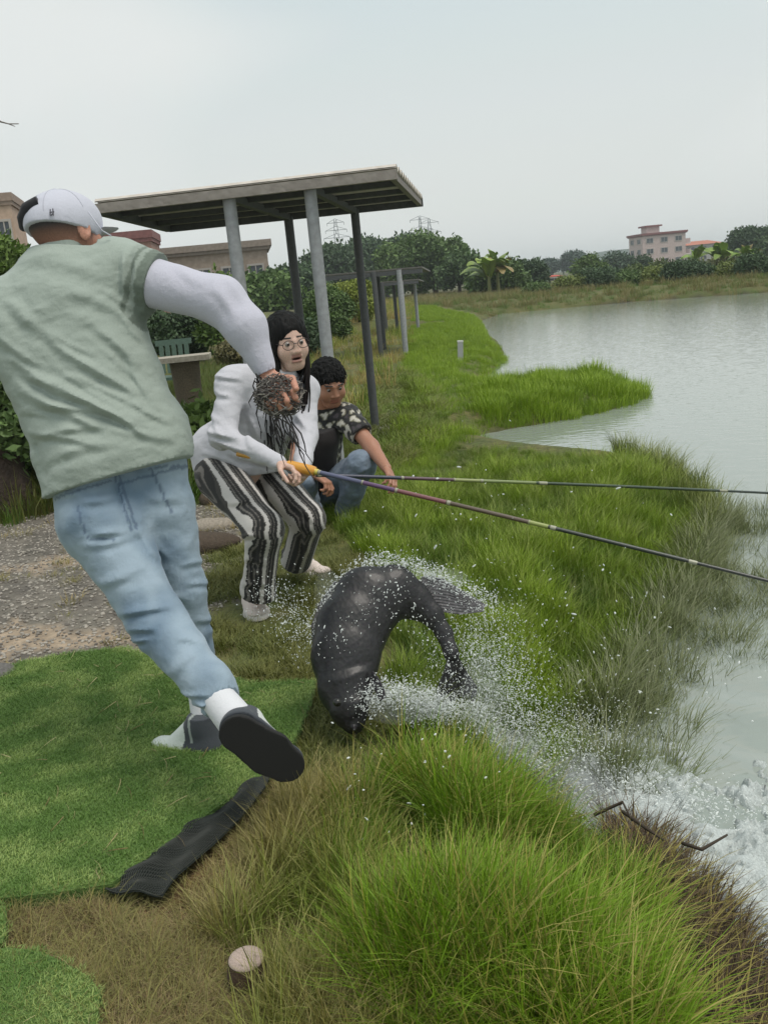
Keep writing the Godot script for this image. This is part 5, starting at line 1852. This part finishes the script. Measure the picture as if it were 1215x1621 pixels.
# ---------------------------------------------------------------- mats
func mat_slab(called: String, label: String, outline: PackedVector2Array, thick: float, col: Color, m: Material, y0: float) -> Node3D:
	var mid := Vector2.ZERO
	for p in outline:
		mid += p / outline.size()
	var o := thing(called, label, "mat", Vector3(mid.x, y0, mid.y), "pieces of artificial turf" if called == "artificial_turf" else "")
	var s := Soup.new()
	var tri := Geometry2D.triangulate_polygon(outline)
	for k in range(0, tri.size(), 3):
		var q := [outline[tri[k]], outline[tri[k + 1]], outline[tri[k + 2]]]
		var at := s.v.size()
		for p: Vector2 in q:
			s.v.append(Vector3(p.x, y0 + thick, p.y))
			s.n.append(Vector3.UP)
			s.c.append(col)
		s.i.append_array(PackedInt32Array([at, at + 1, at + 2]))
	for k in outline.size():
		var a := outline[k]
		var b := outline[(k + 1) % outline.size()]
		s.quad(Vector3(a.x, y0 - 0.02, a.y), Vector3(a.x, y0 + thick, a.y), Vector3(b.x, y0 + thick, b.y), Vector3(b.x, y0 - 0.02, b.y), col)
	part("backing", s, m, o)
	return o


func build_mats() -> void:
	var green := lin(106, 140, 66)
	var base := surface(0.9, 0.15, 0.8)
	var blades := []
	for k in 3:
		blades.append(tuft(14, 0.014, 0.014, 0.0016, 0.9, 700 + k, 2, 0.5))
	var m := leafy(0.55)
	var outlines := [PackedVector2Array([Vector2(-1.745, -2.905), Vector2(-1.546, -3.155), Vector2(-1.411, -3.294), Vector2(-1.231, -3.336), Vector2(-1.037, -3.338), Vector2(-0.746, -3.079), Vector2(-0.497, -2.886), Vector2(-0.282, -2.857), Vector2(-0.29, -2.689), Vector2(-0.319, -2.468), Vector2(-0.373, -2.299), Vector2(-0.442, -2.192), Vector2(-0.517, -2.088), Vector2(-0.567, -2.015), Vector2(-0.635, -1.917), Vector2(-0.691, -1.836), Vector2(-0.816, -1.823), Vector2(-0.944, -1.823), Vector2(-1.224, -1.814)]), PackedVector2Array([Vector2(-0.956, -1.65), Vector2(-0.852, -1.653), Vector2(-0.78, -1.632), Vector2(-0.714, -1.588), Vector2(-0.658, -1.546), Vector2(-0.619, -1.499), Vector2(-0.608, -1.433), Vector2(-0.595, -1.271), Vector2(-0.965, -1.312)]), PackedVector2Array([Vector2(-1.25, -1.809), Vector2(-0.962, -1.798), Vector2(-0.913, -1.795), Vector2(-0.877, -1.705), Vector2(-0.871, -1.668), Vector2(-0.962, -1.664), Vector2(-1.117, -1.559)])]
	var labels := ["large sheet of green artificial turf under the running man", "torn corner of artificial turf at the lower left corner", "narrow strip of turf at the left edge between the two larger pieces"]
	for k in 3:
		var outline: PackedVector2Array = outlines[k]
		var o := mat_slab("artificial_turf", labels[k], outline, 0.012, green * 0.75, base, 0.028)
		var rng := RandomNumberGenerator.new()
		rng.seed = 90 + k
		var lo := outline[0]
		var hi := outline[0]
		for p in outline:
			lo = lo.min(p)
			hi = hi.max(p)
		var where := []
		var tints := []
		var at := Vector3(o.position.x, 0, o.position.z)
		var cell := 0.0125
		for i in int((hi.x - lo.x) / cell):
			for j in int((hi.y - lo.y) / cell):
				var p := lo + Vector2(i + rng.randf(), j + rng.randf()) * cell
				if within(p, outline):
					var n := waves.get_noise_2d(p.x * 9.0, p.y * 9.0)
					where.append(Transform3D(Basis(Vector3.UP, rng.randf() * TAU).scaled(Vector3(1, rng.randf_range(0.8, 1.3), 1)), Vector3(p.x, 0.012, p.y) - at))
					tints.append(green.lerp(lin(156, 178, 104), clampf(0.35 + n * 1.9 + rng.randf_range(-0.2, 0.25), 0.0, 1.0)))
		var pile := copies("pile", blades[k], m, where, tints, o)
		pile.set_meta("kind", "stuff")
	var straws := []
	var straw_tints := []
	var dice := RandomNumberGenerator.new()
	dice.seed = 321
	for k in 420:
		var p := Vector2(dice.randf_range(-1.3, -0.2), dice.randf_range(-3.4, -1.3))
		if within(p, outlines[0]) or within(p, outlines[1]):
			straws.append(Transform3D(Basis(Vector3.UP, dice.randf() * TAU) * Basis(Vector3.RIGHT, 1.35 + dice.randf() * 0.2).scaled(Vector3.ONE * dice.randf_range(0.25, 0.9)), Vector3(p.x, 0.052, p.y)))
			straw_tints.append(lin(120, 100, 66).lerp(lin(196, 184, 140), dice.randf()))
	stuff("loose_straw", "loose bits of straw lying on the artificial turf", "straw", tuft(1, 0.001, 0.12, 0.003, 0.5, 909, 4, 0.9), surface(0.85), straws, straw_tints)
	# the strip of black netting along its edge
	var strip := [[442, 1238, 395, 1262], [425, 1275, 360, 1292], [385, 1320, 305, 1332], [340, 1368, 245, 1378], [290, 1415, 190, 1420], [262, 1448, 168, 1436]]
	var net := thing("shade_netting", "strip of black shade netting along the edge of the large turf", "netting", Vector3(-0.531, 0, -1.988))
	var s := Soup.new()
	var weft := []
	for k in 42:
		var t := k / 41.0 * (strip.size() - 1.001)
		var j := int(t)
		var f := t - j
		var a := flat_at(strip[j][0], strip[j][1]).lerp(flat_at(strip[j + 1][0], strip[j + 1][1]), f)
		var b := flat_at(strip[j][2], strip[j][3]).lerp(flat_at(strip[j + 1][2], strip[j + 1][3]), f)
		weft.append([a + Vector3(0, 0.052 + 0.003 * sin(t * 3.0), 0), b + Vector3(0, 0.04 + 0.006 * sin(t * 4.0), 0) + (b - a) * 0.07 * sin(t * 7.3)])
	var cord := Color(0.02, 0.024, 0.022)
	for k in 42:
		var path := []
		var thick := []
		for e in 12:
			var f := e / 11.0
			path.append(weft[k][0].lerp(weft[k][1], f) + Vector3(0, 0.006 * sin(f * 9.0 + k * 0.25), 0))
			thick.append(0.0016)
		s.tube(path, thick, 4, cord)
	for e in 26:
		var f := e / 25.0
		var path := []
		var thick := []
		for k in 42:
			path.append(weft[k][0].lerp(weft[k][1], f) + Vector3(0, 0.006 * sin(f * 9.0 + k * 0.25) + 0.001, 0))
			thick.append(0.0018)
		s.tube(path, thick, 4, cord)
	part("mesh_weave", s, surface(0.6), net)
	s = Soup.new()
	for k in 41:
		for e in 8:
			var f := e / 8.0
			var g := (e + 1) / 8.0
			var up := func(q: int, r: float) -> Vector3: return weft[q][0].lerp(weft[q][1], r) + Vector3(0, 0.006 * sin(r * 9.0 + q * 0.25) - 0.006, 0)
			s.quad(up.call(k, f), up.call(k, g), up.call(k + 1, g), up.call(k + 1, f), Color(0.06, 0.072, 0.062))
	part("backing", s, surface(0.85, 0.05, 0.6), net)


func flat_at(x: float, y: float) -> Vector3:
	var eye := Vector3(0, 1.28, 0)
	var d := A0 + AX * x + AY * y - eye
	return eye + d * (-1.28 / d.y)


# ---------------------------------------------------------------- small things
func stone(s: Soup, at: Vector3, r: Vector3, seed_: int, col: Color) -> void:
	var f := Field.new(at - r * 1.4, at + r * 1.4, maxf(r.x, r.y) / 11.0)
	f.egg(at, Basis(), r, 0.01)
	var n := FastNoiseLite.new()
	n.seed = seed_
	n.frequency = 0.35 / r.x
	n.fractal_octaves = 3
	f.rough(n, r.y * 0.55)
	f.into(s, col)


func build_small_things() -> void:
	# stump in front
	var o := thing("tree_stump", "small weathered stump with a pale cut top in the dry grass", "stump", Vector3(-0.345, 0, -1.517))
	var s := Soup.new()
	var at := Vector3(-0.345, 0, -1.517)
	var ring := []
	s.tube([at - Vector3(0, 0.03, 0), at + Vector3(0, 0.03, 0), at + Vector3(0.002, 0.066, 0)], [0.046, 0.039, 0.035], 22, lin(96, 74, 60))
	part("bark", s, surface(0.95, 0.06, 1.0), o)
	s = Soup.new()
	s.ball(at + Vector3(0.002, 0.066, 0), Vector3(0.0345, 0.014, 0.0345), 8, 22, lin(196, 176, 164))
	part("cut_top", s, surface(0.9, 0.04, 0.8), o)
	# old trunk at the left edge
	o = thing("dead_tree", "thick dark brown trunk at the left edge behind the running man", "tree trunk", at_ground(10, 790, 6.4))
	at = at_ground(10, 790, 6.4)
	s = Soup.new()
	s.tube([at + Vector3(0.03, -0.1, 0), at + Vector3(0.0, 0.3, 0), at + Vector3(-0.05, 0.8, 0), at + Vector3(-0.02, 1.05, 0)], [0.21, 0.17, 0.16, 0.17], 22, lin(88, 74, 64))
	part("trunk", s, surface(0.95, 0.5, 1.5), o)
	s = Soup.new()
	s.tube([at + Vector3(-0.05, 0.7, 0), at + Vector3(-0.35, 1.2, 0.05), at + Vector3(-0.6, 1.9, 0)], [0.1, 0.08, 0.05], 14, lin(88, 74, 64))
	part("limb", s, surface(0.95, 0.5, 1.5), o)
	# green chair and stone table
	at = at_ground(272, 572, 11.5)
	o = thing("garden_chair", "green plastic chair behind the stone slab table", "chair", at)
	var plastic := painted(lin(74, 98, 84), 0.5, 0.0, 0.3)
	var seat := at + Vector3(0, 0.42, 0)
	s = Soup.new()
	s.box(Transform3D(Basis(), seat), Vector3(0.44, 0.035, 0.42))
	part("seat", s, plastic, o)
	for k in 5:
		s = Soup.new()
		s.box(Transform3D(Basis(Vector3.RIGHT, -0.18), seat + Vector3(-0.16 + 0.08 * k, 0.22, -0.22)), Vector3(0.055, 0.36, 0.02))
		part("slat", s, plastic, o)
	s = Soup.new()
	s.box(Transform3D(Basis(Vector3.RIGHT, -0.18), seat + Vector3(0, 0.42, -0.26)), Vector3(0.46, 0.07, 0.025))
	part("top_rail", s, plastic, o)
	for k in 4:
		s = Soup.new()
		var e := Vector3(-0.19 if k & 1 else 0.19, 0, -0.18 if k & 2 else 0.18)
		s.tube([seat + e, seat + e * 1.15 + Vector3(0, -0.44, 0)], [0.022, 0.018], 10, Color.WHITE)
		part("leg", s, plastic, o)
	at = at_ground(288, 640, 9.2)
	o = thing("slab_table", "pale stone slab table on a rough block left of the woman", "table", at)
	s = Soup.new()
	var top := Vector3(-1.835, 0.784, -9.346)
	s.box(Transform3D(Basis(Vector3.UP, 0.1), top), Vector3(0.52, 0.05, 0.4))
	part("slab", s, painted(lin(172, 166, 152), 0.9, 0.0, 0.3, 0.6), o)
	s = Soup.new()
	s.tube([Vector3(top.x, at.y - 0.05, top.z), Vector3(top.x, (at.y + top.y) / 2, top.z), Vector3(top.x, top.y - 0.024, top.z)], [0.17, 0.13, 0.15], 14, lin(112, 102, 84))
	part("block", s, surface(0.95, 0.2, 0.8), o)
	# marker stake on the far bank
	at = at_ground(731, 597, 15.0)
	o = thing("marker_stake", "short pale grey stake standing in the grass by the water", "stake", at)
	s = Soup.new()
	s.box(Transform3D(Basis(Vector3.FORWARD, 0.06), at + Vector3(0, 0.14, 0)), Vector3(0.085, 0.34, 0.07), lin(186, 188, 186))
	part("shaft", s, surface(0.9, 0.1, 0.4), o)
	s = Soup.new()
	s.box(Transform3D(Basis(Vector3.FORWARD, 0.06), at + Vector3(0.011, 0.325, 0)), Vector3(0.092, 0.025, 0.077), lin(206, 206, 202))
	part("cap", s, surface(0.9), o)
	# stones along the path
	for k in 4:
		var q: Array = [[340, 838, 0.16, 0.05, 0.08, "flat grey stone lying behind the woman's heel"], [330, 870, 0.2, 0.08, 0.1, "dark brown stone below the flat grey one"], [-20, 1085, 0.12, 0.04, 0.1, "grey kerb stone at the corner of the turf at the left edge"], [352, 795, 0.14, 0.07, 0.1, "brownish stone under the woman's trousers"]][k]
		at = flat_at(q[0], q[1])
		o = thing("stone", q[5], "stone", at, "stones beside the path")
		s = Soup.new()
		stone(s, at + Vector3(0, q[3] * 0.4, 0), Vector3(q[2], q[3], q[4]), 20 + k, [lin(168, 158, 144), lin(86, 74, 62), lin(120, 116, 112), lin(96, 84, 70)][k])
		part("body", s, surface(0.95, 0.2, 0.8), o)
	# pebbles on the dirt
	var rng := RandomNumberGenerator.new()
	rng.seed = 55
	s = Soup.new()
	stone(s, Vector3.ZERO, Vector3(0.01, 0.006, 0.008), 9, Color.WHITE)
	var pebble := s.mesh()
	var where := []
	var tints := []
	for k in 16000:
		var p := Vector2(rng.randf_range(-3.2, -0.2), rng.randf_range(-6.2, -3.0))
		if within(p, DIRT):
			where.append(Transform3D(Basis(Vector3.UP, rng.randf() * TAU).scaled(Vector3.ONE * rng.randf_range(0.25, 1.0)), Vector3(p.x, ground(p.x, p.y) + 0.002, p.y)))
			tints.append(lin(98, 93, 87).lerp(lin(168, 162, 152), rng.randf()))
	stuff("gravel", "small pebbles scattered over the bare dirt behind the running man", "gravel", pebble, surface(0.9), where, tints)
	# broken reed stalks on the shore
	for k in 3:
		var q: Array = [[940, 1290, 985, 1270, 1000, 1300, "bent dark reed stalk poking out at the foam's edge"], [1080, 1335, 1110, 1345, 1150, 1322, "dark broken stalk leaning over the white water"], [985, 1285, 1020, 1310, 1050, 1330, "broken dark twig lying along the edge of the foam"]][k]
		var a := flat_at(q[0], q[1])
		o = thing("reed_stalk", q[6], "stalk", a, "broken stalks at the shore")
		s = Soup.new()
		s.tube([a.lerp(Vector3(0, 1.28, 0), 0.02), flat_at(q[2], q[3]).lerp(Vector3(0, 1.28, 0), 0.05), flat_at(q[4], q[5]).lerp(Vector3(0, 1.28, 0), 0.03)], [0.0045, 0.004, 0.0025], 6, lin(58, 48, 38))
		part("stem", s, surface(0.8), o)


# ---------------------------------------------------------------- fish, rods, water
func leaping_fish() -> void:
	var o := thing("fish", "big dark grey carp bent double in mid leap above the grass", "fish", Vector3(-0.074, 0.04, -2.478))
	var mid := [[560, 1146, 17, 2.62], [553, 1124, 29, 2.63], [547, 1090, 42, 2.66], [547, 1040, 53, 2.7], [557, 995, 56, 2.74], [583, 953, 55, 2.78], [622, 938, 42, 2.8], [655, 952, 28, 2.8], [683, 973, 17, 2.79], [703, 1003, 12, 2.78], [714, 1035, 13, 2.76]]
	var path := []
	var pts := []
	for q in mid:
		path.append(fish_at(q[0], q[1], q[3]))
		pts.append(path[-1])
	var n := FastNoiseLite.new()
	var f := field(pts, 0.16, 0.0055)
	var view := Vector3(0, -0.23, -0.97)
	for k in mid.size() - 1:
		f.bone(path[k], path[k + 1], mid[k][2] * mid[k][3] / 1462.0, mid[k + 1][2] * mid[k + 1][3] / 1462.0, 0.02, view, 1.75)
	f.bone(path[1].lerp(path[0], 0.9), path[1].lerp(path[0], 1.1) + Vector3(0.0, 0.0, 0.03), 0.008, 0.006, 0.01)
	f.crease(fish_at(510, 1075, 2.6), fish_at(592, 1060, 2.6), 0.006, 0.012, view, 0.15)
	f.crease(fish_at(590, 1090, 2.6), fish_at(560, 1140, 2.6), 0.004, 0.01, view, 0.15)
	var s := Soup.new()
	var scale := FastNoiseLite.new()
	scale.seed = 4
	scale.noise_type = FastNoiseLite.TYPE_CELLULAR
	scale.frequency = 48.0
	var inner := fish_at(640, 1060, 2.72)
	f.into(s, func(p: Vector3, nn: Vector3) -> Color:
		var c := lin(26, 25, 27).lerp(lin(44, 42, 43), clampf(scale.get_noise_3dv(p) + 0.6, 0.0, 1.0))
		var belly := nn.dot((inner - p).normalized())
		return c.lerp(lin(84, 82, 80), smoothstep(0.5, 0.95, belly) * 0.5))
	var skin := surface(0.52, 0.04, 0.4)
	skin.clearcoat_enabled = true
	skin.clearcoat = 0.18
	skin.clearcoat_roughness = 0.15
	skin.normal_texture = noise_texture("scales", 0.05, 1, Color.BLACK, Color.WHITE, 6.0, FastNoiseLite.TYPE_CELLULAR)
	skin.albedo_texture = noise_texture("scale_tint", 0.05, 1, Color(0.6, 0.6, 0.6), Color(1.3, 1.3, 1.3), 0.0, FastNoiseLite.TYPE_CELLULAR)
	skin.uv1_scale = Vector3.ONE / 0.3
	part("body", s, skin, o)
	var fins := [
		["tail_fin", [[712, 1036, 2.76], [704, 1062, 2.75], [692, 1092, 2.74], [694, 1116, 2.74]], [[720, 1034, 2.76], [736, 1062, 2.78], [754, 1088, 2.8], [752, 1112, 2.8]], lin(44, 43, 45)],
		["anal_fin", [[656, 930, 2.8], [672, 912, 2.82], [702, 918, 2.84], [768, 958, 2.88]], [[684, 962, 2.79], [702, 968, 2.8], [728, 972, 2.82], [764, 968, 2.86]], lin(104, 102, 104)],
		["dorsal_fin", [[498, 1030, 2.74], [494, 990, 2.78], [506, 955, 2.82], [530, 920, 2.86]], [[506, 1030, 2.74], [512, 992, 2.77], [524, 962, 2.8], [548, 928, 2.82]], lin(52, 50, 52)],
		["pectoral_fin", [[590, 1064, 2.64], [598, 1074, 2.62], [606, 1088, 2.6], [610, 1104, 2.59]], [[588, 1076, 2.64], [592, 1088, 2.62], [597, 1098, 2.6], [602, 1110, 2.59]], lin(40, 38, 40)],
	]
	for q in fins:
		s = Soup.new()
		var edge := []
		for e in 2:
			var line := []
			for k in 13:
				var t := k / 12.0 * 2.999
				var j := int(t)
				var a: Array = q[1 + e][j]
				var b: Array = q[1 + e][j + 1]
				line.append(fish_at(lerpf(a[0], b[0], t - j), lerpf(a[1], b[1], t - j), lerpf(a[2], b[2], t - j)))
			edge.append(line)
		var rays := 12
		for r in rays:
			var rib := []
			var thick := []
			for k in 13:
				rib.append(edge[0][k].lerp(edge[1][k], r / (rays - 1.0)))
				thick.append(0.0042 - 0.0022 * k / 12.0)
			s.tube(rib, thick, 5, q[3])
		for k in 12:
			for r in rays - 1:
				var a := r / (rays - 1.0)
				var b := (r + 1) / (rays - 1.0)
				s.quad(edge[0][k].lerp(edge[1][k], a), edge[0][k + 1].lerp(edge[1][k + 1], a), edge[0][k + 1].lerp(edge[1][k + 1], b), edge[0][k].lerp(edge[1][k], b), q[3] * 1.15)
		part(q[0], s, skin, o)
	for q in [[534, 1112, 2.545]]:
		s = Soup.new()
		s.ball(fish_at(q[0], q[1], q[2]), Vector3.ONE * 0.012, 10, 14, Color(0.01, 0.01, 0.01))
		part("eye", s, painted(Color(0.02, 0.02, 0.018), 0.1), o)


func fish_at(x: float, y: float, away: float) -> Vector3:
	var eye := Vector3(0, 1.28, 0)
	return eye + (A0 + AX * x + AY * y - eye) * (away / 2.45)


func fishing_rods() -> void:
	var m := surface(0.3)
	m.clearcoat_enabled = true
	m.clearcoat = 0.5
	var o := thing("fishing_rod", "long fishing rod with orange grip slanting down to the right in the woman's hands", "fishing rod", Vector3(-0.309, 0.627, -3.546))
	var butt := Vector3(-0.546, 0.707, -3.565)
	var tip := Vector3(1.603, 0.148, -2.761)
	var cols := [[0.0, 0.0915, 0.011, lin(186, 136, 48), "butt"], [0.0915, 0.14, 0.021, lin(206, 146, 52), "grip"], [0.14, 0.145, 0.012, lin(206, 190, 90), "grip_ring"], [0.145, 0.22, 0.0088, lin(82, 86, 112), "blank"], [0.22, 0.276, 0.0085, lin(92, 66, 100), "blank"], [0.276, 0.36, 0.0083, lin(118, 74, 76), "blank"], [0.36, 0.49, 0.008, lin(86, 72, 58), "blank"], [0.49, 0.52, 0.008, lin(140, 150, 82), "blank"], [0.52, 0.72, 0.0072, lin(38, 44, 36), "blank"], [0.72, 1.0, 0.0058, lin(36, 42, 36), "blank"]]
	rod_parts(o, butt, tip, cols, m)
	o = thing("fishing_rod", "straight dark fishing rod lying almost level over the grass, in the squatting man's hand", "fishing rod", Vector3(0.057, 0.291, -4.751))
	rod_parts(o, Vector3(-0.305, 0.446, -4.325), Vector3(3.032, -0.214, -5.4), [[0.0, 0.12, 0.009, lin(50, 54, 74), "blank"], [0.12, 0.2, 0.0088, lin(88, 62, 72), "blank"], [0.2, 0.24, 0.0085, lin(140, 146, 96), "blank"], [0.24, 0.33, 0.0085, lin(120, 132, 84), "blank"], [0.33, 0.65, 0.008, lin(52, 66, 48), "blank"], [0.65, 1.0, 0.007, lin(42, 52, 44), "blank"]], m)


func rod_parts(o: Node3D, butt: Vector3, tip: Vector3, cols: Array, m: Material) -> void:
	for q in cols:
		var s := Soup.new()
		var path := []
		var thick := []
		for k in 7:
			var t := lerpf(q[0], q[1], k / 6.0)
			path.append(butt.lerp(tip, t) - Vector3(0, 0.03 * t * t, 0))
			var r: float = q[2] * (0.86 if q[4] == "grip" and (k == 0 or k == 6) else 1.0)
			thick.append(r)
		s.tube(path, thick, 12, q[3])
		part(q[4], s, m, o)
		if q[4] == "blank":
			s = Soup.new()
			s.tube([path[0].lerp(path[1], 0.1), path[0].lerp(path[1], 0.35)], [q[2] + 0.0016, q[2] + 0.0016], 12, lin(150, 150, 130))
			part("ferrule", s, m, o)


func splash() -> void:
	var rng := RandomNumberGenerator.new()
	rng.seed = 77
	var s := Soup.new()
	s.ball(Vector3.ZERO, Vector3.ONE, 6, 8, Color.WHITE)
	var drop := s.mesh()
	var m := painted(Color(0.82, 0.86, 0.84), 0.3)
	m.transparency = BaseMaterial3D.TRANSPARENCY_ALPHA
	m.albedo_color.a = 0.62
	m.vertex_color_use_as_albedo = true
	m.metallic_specular = 0.8
	var groups := [
		["fine spray of droplets between the fish's tail and the water's edge", 12000, [[745, 985, 2.8], [775, 1080, 2.8], [800, 1160, 2.75], [860, 1210, 2.7], [960, 1180, 2.8]], 0.1, 0.0009, 0.0022],
		["thick white spray trail rising from the foam to the tail", 11000, [[745, 1120, 2.72], [765, 1170, 2.7], [800, 1205, 2.68], [860, 1230, 2.66], [920, 1265, 2.64], [985, 1300, 2.62]], 0.03, 0.0011, 0.003],
		["droplets flung off along the fish's curved back", 2600, [[500, 1010, 2.75], [530, 930, 2.78], [590, 888, 2.8], [650, 892, 2.8], [700, 915, 2.8], [780, 955, 2.8]], 0.022, 0.001, 0.0028],
		["spray in the hollow of the fish's bend", 4200, [[575, 1110, 2.6], [620, 1095, 2.62], [680, 1110, 2.65], [720, 1128, 2.68], [660, 1130, 2.66]], 0.03, 0.0011, 0.0026],
		["droplets flying in front of the woman's trousers", 900, [[425, 930, 2.9], [450, 960, 2.9], [480, 985, 2.85], [490, 1020, 2.8]], 0.055, 0.001, 0.0024],
		["single large drops over the grassy bank", 240, [[640, 870, 2.9], [760, 880, 2.9], [900, 940, 2.9], [980, 1060, 2.8], [1060, 1150, 2.8], [900, 1120, 2.8]], 0.22, 0.0014, 0.0042],
		["drops over the near lush grass", 60, [[570, 1250, 2.2], [690, 1270, 2.2], [730, 1280, 2.2], [800, 1200, 2.3]], 0.1, 0.0018, 0.0044],
		["beads of water on the fish's side", 330, [[520, 1030, 2.62], [560, 985, 2.64], [610, 935, 2.68], [640, 960, 2.7], [715, 1050, 2.7], [725, 1090, 2.7]], 0.04, 0.001, 0.003],
		["churned droplets above the white water", 9000, [[900, 1260, 2.6], [980, 1290, 2.55], [1080, 1310, 2.5], [1200, 1340, 2.45], [1260, 1420, 2.3]], 0.075, 0.0012, 0.0034],
	]
	for q in groups:
		var where := []
		var tints := []
		var line: Array = q[2]
		for k in int(q[1]):
			var t := rng.randf() * (line.size() - 1.001)
			var j := int(t)
			var a := fish_at(line[j][0], line[j][1], line[j][2])
			var b := fish_at(line[j + 1][0], line[j + 1][1], line[j + 1][2])
			var p: Vector3 = a.lerp(b, t - j) + Vector3(rng.randfn(), rng.randfn(), rng.randfn()) * q[3] * 0.8
			if p.y < WATER + 0.01:
				continue
			var r := 0.8 * lerpf(q[4], q[5], pow(rng.randf(), 3.0))
			var stretch := rng.randf_range(0.9, 1.8) if rng.randf() < 0.6 else rng.randf_range(1.8, 3.2)
			var along: Vector3 = (b - a).normalized() * 0.8 + Vector3(rng.randfn(), rng.randfn() + 0.4, rng.randfn()) * 0.55
			var y := along.normalized()
			var x := y.cross(Vector3(0.3, 0.2, 0.9)).normalized()
			where.append(Transform3D(Basis(x * r, y * r * stretch, x.cross(y) * r), p))
			tints.append(Color.WHITE)
		stuff("water_drops", q[0], "water drops", drop, m, where, tints)
	# fine mist in the thick of the spray
	for q in [[[640, 1115, 2.64], Vector3(0.24, 0.1, 0.16), 1.6], [[765, 1110, 2.74], Vector3(0.13, 0.3, 0.16), 1.1], [[800, 1195, 2.68], Vector3(0.24, 0.14, 0.18), 2.4], [[900, 1240, 2.62], Vector3(0.3, 0.14, 0.2), 3.0], [[1010, 1290, 2.56], Vector3(0.32, 0.1, 0.24), 2.6], [[690, 920, 2.84], Vector3(0.2, 0.08, 0.12), 1.3], [[520, 940, 2.82], Vector3(0.09, 0.16, 0.12), 0.8]]:
		var mist := FogVolume.new()
		mist.shape = RenderingServer.FOG_VOLUME_SHAPE_ELLIPSOID
		mist.size = q[1]
		var fm := FogMaterial.new()
		fm.albedo = Color(0.96, 0.98, 0.98)
		fm.density = q[2] * 1.5
		fm.edge_fade = 0.6
		mist.material = fm
		mist.position = fish_at(q[0][0], q[0][1], q[0][2])
		mist.name = numbered("spray_mist")
		mist.set_meta("kind", "stuff")
		add_child(mist)
		tag(mist, "fine white mist hanging in the splash", "mist", "mist of the splash")
	# foam on the churned water
	s = Soup.new()
	var n := FastNoiseLite.new()
	n.seed = 41
	n.frequency = 3.2
	n.fractal_octaves = 5
	var ridge := FastNoiseLite.new()
	ridge.seed = 42
	ridge.frequency = 4.0
	ridge.fractal_octaves = 4
	ridge.fractal_type = FastNoiseLite.FRACTAL_RIDGED
	var swell := FastNoiseLite.new()
	swell.seed = 6
	swell.frequency = 1.0
	swell.fractal_octaves = 3
	var core := [Vector2(0.448, -2.497), Vector2(0.57, -2.247), Vector2(0.695, -1.991), Vector2(0.741, -1.765), Vector2(0.965, -2.068)]
	var cell := 0.0065
	var w := 230
	var h := 260
	var on := []
	for j in h + 1:
		for i in w + 1:
			var x := 0.15 + i * cell
			var z := -3.05 + j * cell
			var near := 9.0
			for k in 3:
				near = minf(near, Geometry2D.get_closest_point_to_segment(Vector2(x, z), core[k], core[k + 1]).distance_to(Vector2(x, z)))
			near = minf(near, Geometry2D.get_closest_point_to_segment(Vector2(x, z), core[2], core[4]).distance_to(Vector2(x, z)) + 0.05)
			var k := n.get_noise_2d(x * 2.0, z * 2.0)
			var dense := 1.0 - near / 0.42 + k * 0.9
			var lace := dense - 0.22 - 1.1 * absf(n.get_noise_2d(x * 5.0, z * 5.0))
			var wash := swell.get_noise_2d(x * 4.0, z * 4.0) * 0.05 * smoothstep(1.5, 0.3, Vector2(x - 0.95, z + 2.1).length())
			var y := WATER + wash + clampf(lace * 0.05, -0.03, 0.016) + (0.014 * ridge.get_noise_2d(x, z) + 0.005 * n.get_noise_2d(x * 8.0, z * 8.0)) * smoothstep(0.0, 0.4, lace) + 0.03 * smoothstep(0.16, 0.0, near)
			s.v.append(Vector3(x, y, z))
			s.n.append(Vector3.UP)
			s.c.append(lin(206, 214, 212).lerp(lin(160, 172, 166), clampf(0.6 - dense, 0.0, 1.0)))
			on.append(dense > -0.3)
	for j in h:
		for i in w:
			var a := j * (w + 1) + i
			if on[a] and on[a + 1] and on[a + w + 1] and on[a + w + 2]:
				s.i.append_array(PackedInt32Array([a, a + 1, a + w + 1, a + 1, a + w + 2, a + w + 1]))
	for j in range(1, h):
		for i in range(1, w):
			var a := j * (w + 1) + i
			var nn := (s.v[a + w + 1] - s.v[a - w - 1]).cross(s.v[a + 1] - s.v[a - 1]).normalized()
			s.n[a] = nn if nn.y > 0.0 else -nn
	var foam := part("foam", s, surface(0.6, 0.08, 1.6), self)
	foam.set_meta("kind", "stuff")
	tag(foam, "white churned foam on the water where the fish leapt out", "foam")
